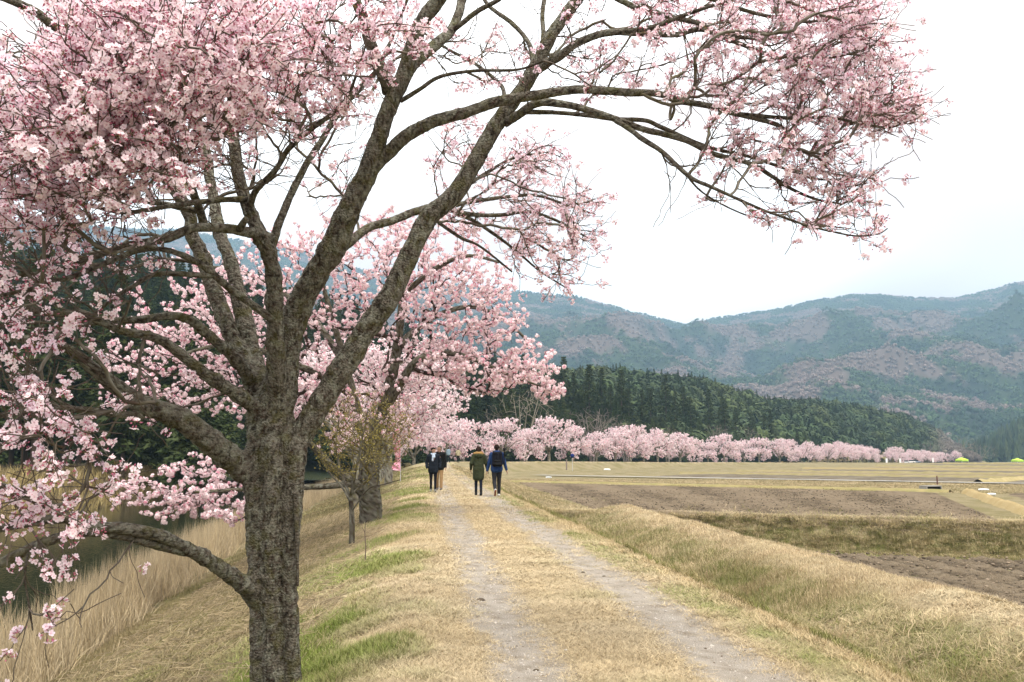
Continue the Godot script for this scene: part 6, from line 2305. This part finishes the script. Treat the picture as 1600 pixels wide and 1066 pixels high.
func build_small_things():
	# festival banners on thin poles beside the path
	var p := spot(625.5, 754)
	var d := -(cam_b.inverse() * (p - EYE)).z
	var u := d / F
	var t := thing("festival_banner", "pink festival banner wound on a pale pole at the path's left edge", "banner", p)
	obj("pole", pole_mesh(86 * u, 0.018, Color(0.42, 0.42, 0.43)), mats.twig, t)
	var bar := Buf.new()
	tube(bar, PackedVector3Array([Vector3(0.02, 85 * u, 0), Vector3(-12 * u, 85 * u, 0)]), PackedFloat32Array([0.01, 0.008]), 6, 0.0, 0, Color(0.5, 0.5, 0.5))
	obj("cross_bar", bar.mesh(), mats.twig, t)
	var c1 := obj("cloth", banner_cloth(14 * u, 40 * u, 0.5, 1, Color(0.82, 0.60, 0.66), Color(0.60, 0.14, 0.20)), mats.petal, t, Vector3(0, 78 * u, 0))
	var c2 := obj("cloth", banner_cloth(14 * u, 19 * u, 0.3, 4, Color(0.86, 0.42, 0.56), Color(0.88, 0.60, 0.68)), mats.petal, t, Vector3(0, 37 * u, 0))
	# white notice cards beyond the trunks
	for k in 2:
		var w := spot([648.0, 653.5][k], 722.5)
		var nt := thing("notice_card", ["white notice board on short legs beyond the left trunks, larger of two", "narrow white notice board right of the larger one"][k], "sign", w, -0.05)
		var uu := -(cam_b.inverse() * (w - EYE)).z / F
		var cb := Buf.new()
		cb.box(Vector3(0, 6.5 * uu, 0), Vector3([3.6, 1.8][k] * uu, 6.0 * uu, 0.04), Color(0.8, 0.8, 0.79))
		obj("board", cb.mesh(), mats.twig, nt)
		for sg in [-1.0, 1.0]:
			obj("leg", pole_mesh(4.0 * uu, 0.03, Color(0.3, 0.29, 0.27)), mats.twig, nt, Vector3(sg * [1.2, 0.6][k] * uu, 0, -0.03))
	# round blue road sign on the bend
	var sp := bearing(893.5, 128.0)
	sp.y = hgt(sp.x, sp.z)
	var us := 128.0 / F
	var rs := thing("road_sign", "round dark-blue road sign on a thin post beside the far row", "sign", sp, -YAW)
	var top := 713.0
	var hc := EYE.y + (710.0 - 712.5) * us - sp.y
	obj("post", pole_mesh(hc + 0.3, 0.035, Color(0.45, 0.45, 0.44)), mats.twig, rs)
	var db := Buf.new()
	tube(db, PackedVector3Array([Vector3(0, hc, 0.045), Vector3(0, hc, 0.065)]), PackedFloat32Array([0.30, 0.30]), 24, 0.0, 0, Color(0.012, 0.025, 0.11))
	obj("disc", db.mesh(), mats.twig, rs)
	var pw := bearing(884.5, 131.0)
	pw.y = hgt(pw.x, pw.z)
	var mp := thing("marker_post", "grey wooden marker post left of the round blue sign", "post", pw)
	obj("post", pole_mesh(1.5, 0.10, Color(0.21, 0.17, 0.15)), mats.twig, mp)
	var cp := Buf.new()
	cp.box(Vector3(0, 1.53, 0), Vector3(0.26, 0.08, 0.26), Color(0.24, 0.20, 0.18))
	obj("cap", cp.mesh(), mats.twig, mp)
	# stake, culvert and pipes by the lane
	var st := spot(1465, 759)
	tag(obj("stake", pole_mesh(0.72, 0.05, Color(0.11, 0.055, 0.05)), mats.twig, null, st), "dark reddish stake standing in the grass before the lane", "stake")
	var cu := spot(1457, 768)
	var ct := thing("culvert", "black-mouthed culvert box in the bank at the field's far edge", "culvert", cu + Vector3(0, 0.14, 0.25), 0.3)
	var cb2 := Buf.new()
	cb2.box(Vector3(0, 0.20, -0.3), Vector3(1.3, 0.06, 0.6), Color(0.25, 0.24, 0.22))
	for sg in [-1.0, 1.0]: cb2.box(Vector3(sg * 0.62, 0.05, -0.3), Vector3(0.08, 0.235, 0.6), Color(0.25, 0.24, 0.22))
	obj("frame", cb2.mesh(), mats.twig, ct)
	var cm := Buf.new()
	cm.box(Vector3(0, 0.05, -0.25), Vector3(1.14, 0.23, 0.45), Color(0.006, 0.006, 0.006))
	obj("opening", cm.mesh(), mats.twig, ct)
	for e in [[1536.0, 767.5, 0.55, 0.2, "white plastic pipe end lying at the head of the tan bund"], [1549.0, 775.0, 0.4, 0.1, "short white pipe on the tan bund, nearer of two"], [857.0, 747.5, 0.5, 0.2, "small white pipe end in the grassy bank below the lane"]]:
		var w := spot(e[0], e[1])
		var b := Buf.new()
		tube(b, PackedVector3Array([Vector3(-e[2] * 0.5, 0.09, 0), Vector3(0, 0.10, 0), Vector3(e[2] * 0.5, 0.09, e[3])]), PackedFloat32Array([0.06, 0.06, 0.06]), 10, 0.0, 0, Color(0.72, 0.76, 0.78))
		b.smooth()
		tag(obj("pipe", b.mesh(), mats.twig, null, w), e[4], "pipe")
	var wb := spot(949, 734.8)
	tag(obj("bag", blob([[Vector3(-0.4, 0.08, 0), Vector3(0.35, 0.07, 0.1), 0.14, 0.12], [Vector3(0, 0.12, 0), Vector3(0.2, 0.14, 0.0), 0.1, 0.08]], 0.05, 0.08, 0, Color(0.78, 0.78, 0.77), 0.04).mesh(), mats.twig, null, wb), "white bag lying at the foot of the far levee slope", "bag")
	# stones on the left track
	var n := 0
	for e in [[752.0, 941.0, 0.034, "dark stone lying on the left wheel track, largest there", 0.10], [746.0, 967.0, 0.016, "small dark stone below the largest one on the left track", 0.10], [821.0, 975.0, 0.013, "small brown stone at the right edge of the left track", 0.13], [838.0, 1051.0, 0.020, "flat dark stone low on the left track near the picture's bottom", 0.09], [741.0, 894.0, 0.016, "small dark stone high on the left track", 0.10], [911.0, 897.0, 0.024, "dark clod on the right wheel track, upper of two", 0.09], [944.0, 903.0, 0.022, "dark clod on the right wheel track, lower of two", 0.09]]:
		var w := spot(e[0], e[1])
		var b := blob([[Vector3(-0.5, 0.2, 0) * e[2], Vector3(0.5, 0.3, 0.1) * e[2], 0.85 * e[2], 0.7 * e[2]], [Vector3(0, 0.5, 0) * e[2], Vector3(0.2, 0.5, -0.3) * e[2], 0.6 * e[2], 0.5 * e[2]]], e[2] * 0.22, e[2] * 0.4, 0, Color(e[4], e[4] * 0.8, e[4] * 0.6), e[2] * 0.25)
		tag(obj("stone", b.mesh(), mats.twig, null, w), e[3], "stone")
		n += 1
	# far away under the end of the row: red railing, white banners, cars, lime canopies
	var ra := bearing(1338.0, 352.0)
	var rb := bearing(1404.0, 400.0)
	ra.y = hgt(ra.x, ra.z)
	rb.y = hgt(rb.x, rb.z)
	var rl := thing("railing", "long low red railing far off under the end of the cherry row", "railing", ra)
	var dirv := rb - ra
	for k in 12:
		obj("post", pole_mesh(1.0, 0.09, Color(0.30, 0.075, 0.05)), mats.twig, rl, dirv * (k / 11.0))
	for y in [0.55, 0.98]:
		var b := Buf.new()
		tube(b, PackedVector3Array([Vector3(0, y, 0), dirv * 0.5 + Vector3(0, y, 0), dirv + Vector3(0, y, 0)]), PackedFloat32Array([0.10, 0.10, 0.10]), 6, 0.0, 0, Color(0.32, 0.08, 0.055))
		obj("rail", b.mesh(), mats.twig, rl)
	for e in [[1379.0, 370.0, 2.6, "white upright banner before the red railing, left of two"], [1400.0, 385.0, 2.2, "white upright banner at the right end of the red railing"], [1451.0, 430.0, 2.4, "white upright banner under the last dense group of far cherry trees"]]:
		var w := bearing(e[0], e[1])
		w.y = hgt(w.x, w.z)
		var bt := thing("white_banner", e[3], "banner", w, -YAW)
		obj("pole", pole_mesh(e[2] + 0.2, 0.06, Color(0.6, 0.6, 0.6)), mats.twig, bt)
		var b := Buf.new()
		b.box(Vector3(0.42, e[2] * 0.55, 0.0), Vector3(0.7, e[2] * 0.85, 0.05), Color(0.8, 0.79, 0.77))
		obj("cloth", b.mesh(), mats.twig, bt)
	for e in [[1409.0, 396.0, Color(0.62, 0.63, 0.64), "silver car parked under the far cherry trees, left of three"], [1417.0, 400.0, Color(0.75, 0.75, 0.74), "white car parked under the far cherry trees, middle of three"], [1425.0, 404.0, Color(0.20, 0.24, 0.30), "dark car parked under the far cherry trees, right of three"]]:
		var w := bearing(e[0], e[1])
		w.y = hgt(w.x, w.z)
		car(w, e[2], e[3])
	for e in [[1497.0, 470.0, 4.4, "lime green canopy tent far off right of the dense cherry row"], [1583.0, 520.0, 4.6, "lime green canopy tent beside a single cherry tree at far right"]]:
		var w := bearing(e[0], e[1])
		w.y = hgt(w.x, w.z)
		tent(w, e[2], e[3])


func car(w: Vector3, col: Color, label: String):
	var t := thing("parked_car", label, "car", w, -YAW, "cars parked under the far row")
	var b := Buf.new()
	b.box(Vector3(0, 0.58, 0), Vector3(3.9, 0.55, 1.6), col)
	b.box(Vector3(-0.05, 0.62, 0), Vector3(3.7, 0.40, 1.64), col)
	var r := [Vector3(-1.35, 0.85, 0), Vector3(1.15, 0.85, 0), Vector3(0.75, 1.42, 0), Vector3(-1.0, 1.42, 0)]
	var o := Vector3(0, 0, 0.72)
	b.flat_quad(r[3] - o, r[2] - o, r[2] + o, r[3] + o, col)
	obj("body", b.mesh(), mats.twig, t)
	var g := Buf.new()
	var o2 := Vector3(0, 0, 0.71)
	g.flat_quad(r[0] + o2, r[3] + o2, r[2] + o2, r[1] + o2, Color(0.02, 0.025, 0.03))
	g.flat_quad(r[1] - o2, r[2] - o2, r[3] - o2, r[0] - o2, Color(0.02, 0.025, 0.03))
	g.flat_quad(r[1] + o2, r[2] + o2, r[2] - o2, r[1] - o2, Color(0.02, 0.025, 0.03))
	g.flat_quad(r[0] - o2, r[3] - o2, r[3] + o2, r[0] + o2, Color(0.02, 0.025, 0.03))
	obj("window", g.mesh(), mats.twig, t)
	for x in [-1.2, 1.2]:
		for z in [-0.74, 0.74]:
			var wb := Buf.new()
			tube(wb, PackedVector3Array([Vector3(x, 0.31, z - 0.1), Vector3(x, 0.31, z + 0.1)]), PackedFloat32Array([0.31, 0.31]), 12, 0.0, 0, Color(0.012, 0.012, 0.012))
			obj("wheel", wb.mesh(), mats.twig, t)


func tent(w: Vector3, wide: float, label: String):
	var t := thing("canopy_tent", label, "tent", w, 0.2, "lime green canopy tents")
	var h := 1.8
	var c := wide * 0.5
	var b := Buf.new()
	var lime := Color(0.42, 0.62, 0.055)
	var top := Vector3(0, h + 1.1, 0)
	var q := [Vector3(-c, h, -c), Vector3(c, h, -c), Vector3(c, h, c), Vector3(-c, h, c)]
	for k in 4:
		b.flat_tri(top, q[(k + 1) % 4], q[k], lime)
		var m: Vector3 = Vector3(0, -0.9, 0)
		b.flat_quad(q[k], q[(k + 1) % 4], q[(k + 1) % 4] + m, q[k] + m, lime * 0.95)
	obj("canopy", b.mesh(), mats.leaf, t)
	for k in 4:
		obj("leg", pole_mesh(h, 0.07, Color(0.6, 0.6, 0.6)), mats.twig, t, Vector3(q[k].x * 0.97, 0, q[k].z * 0.97))
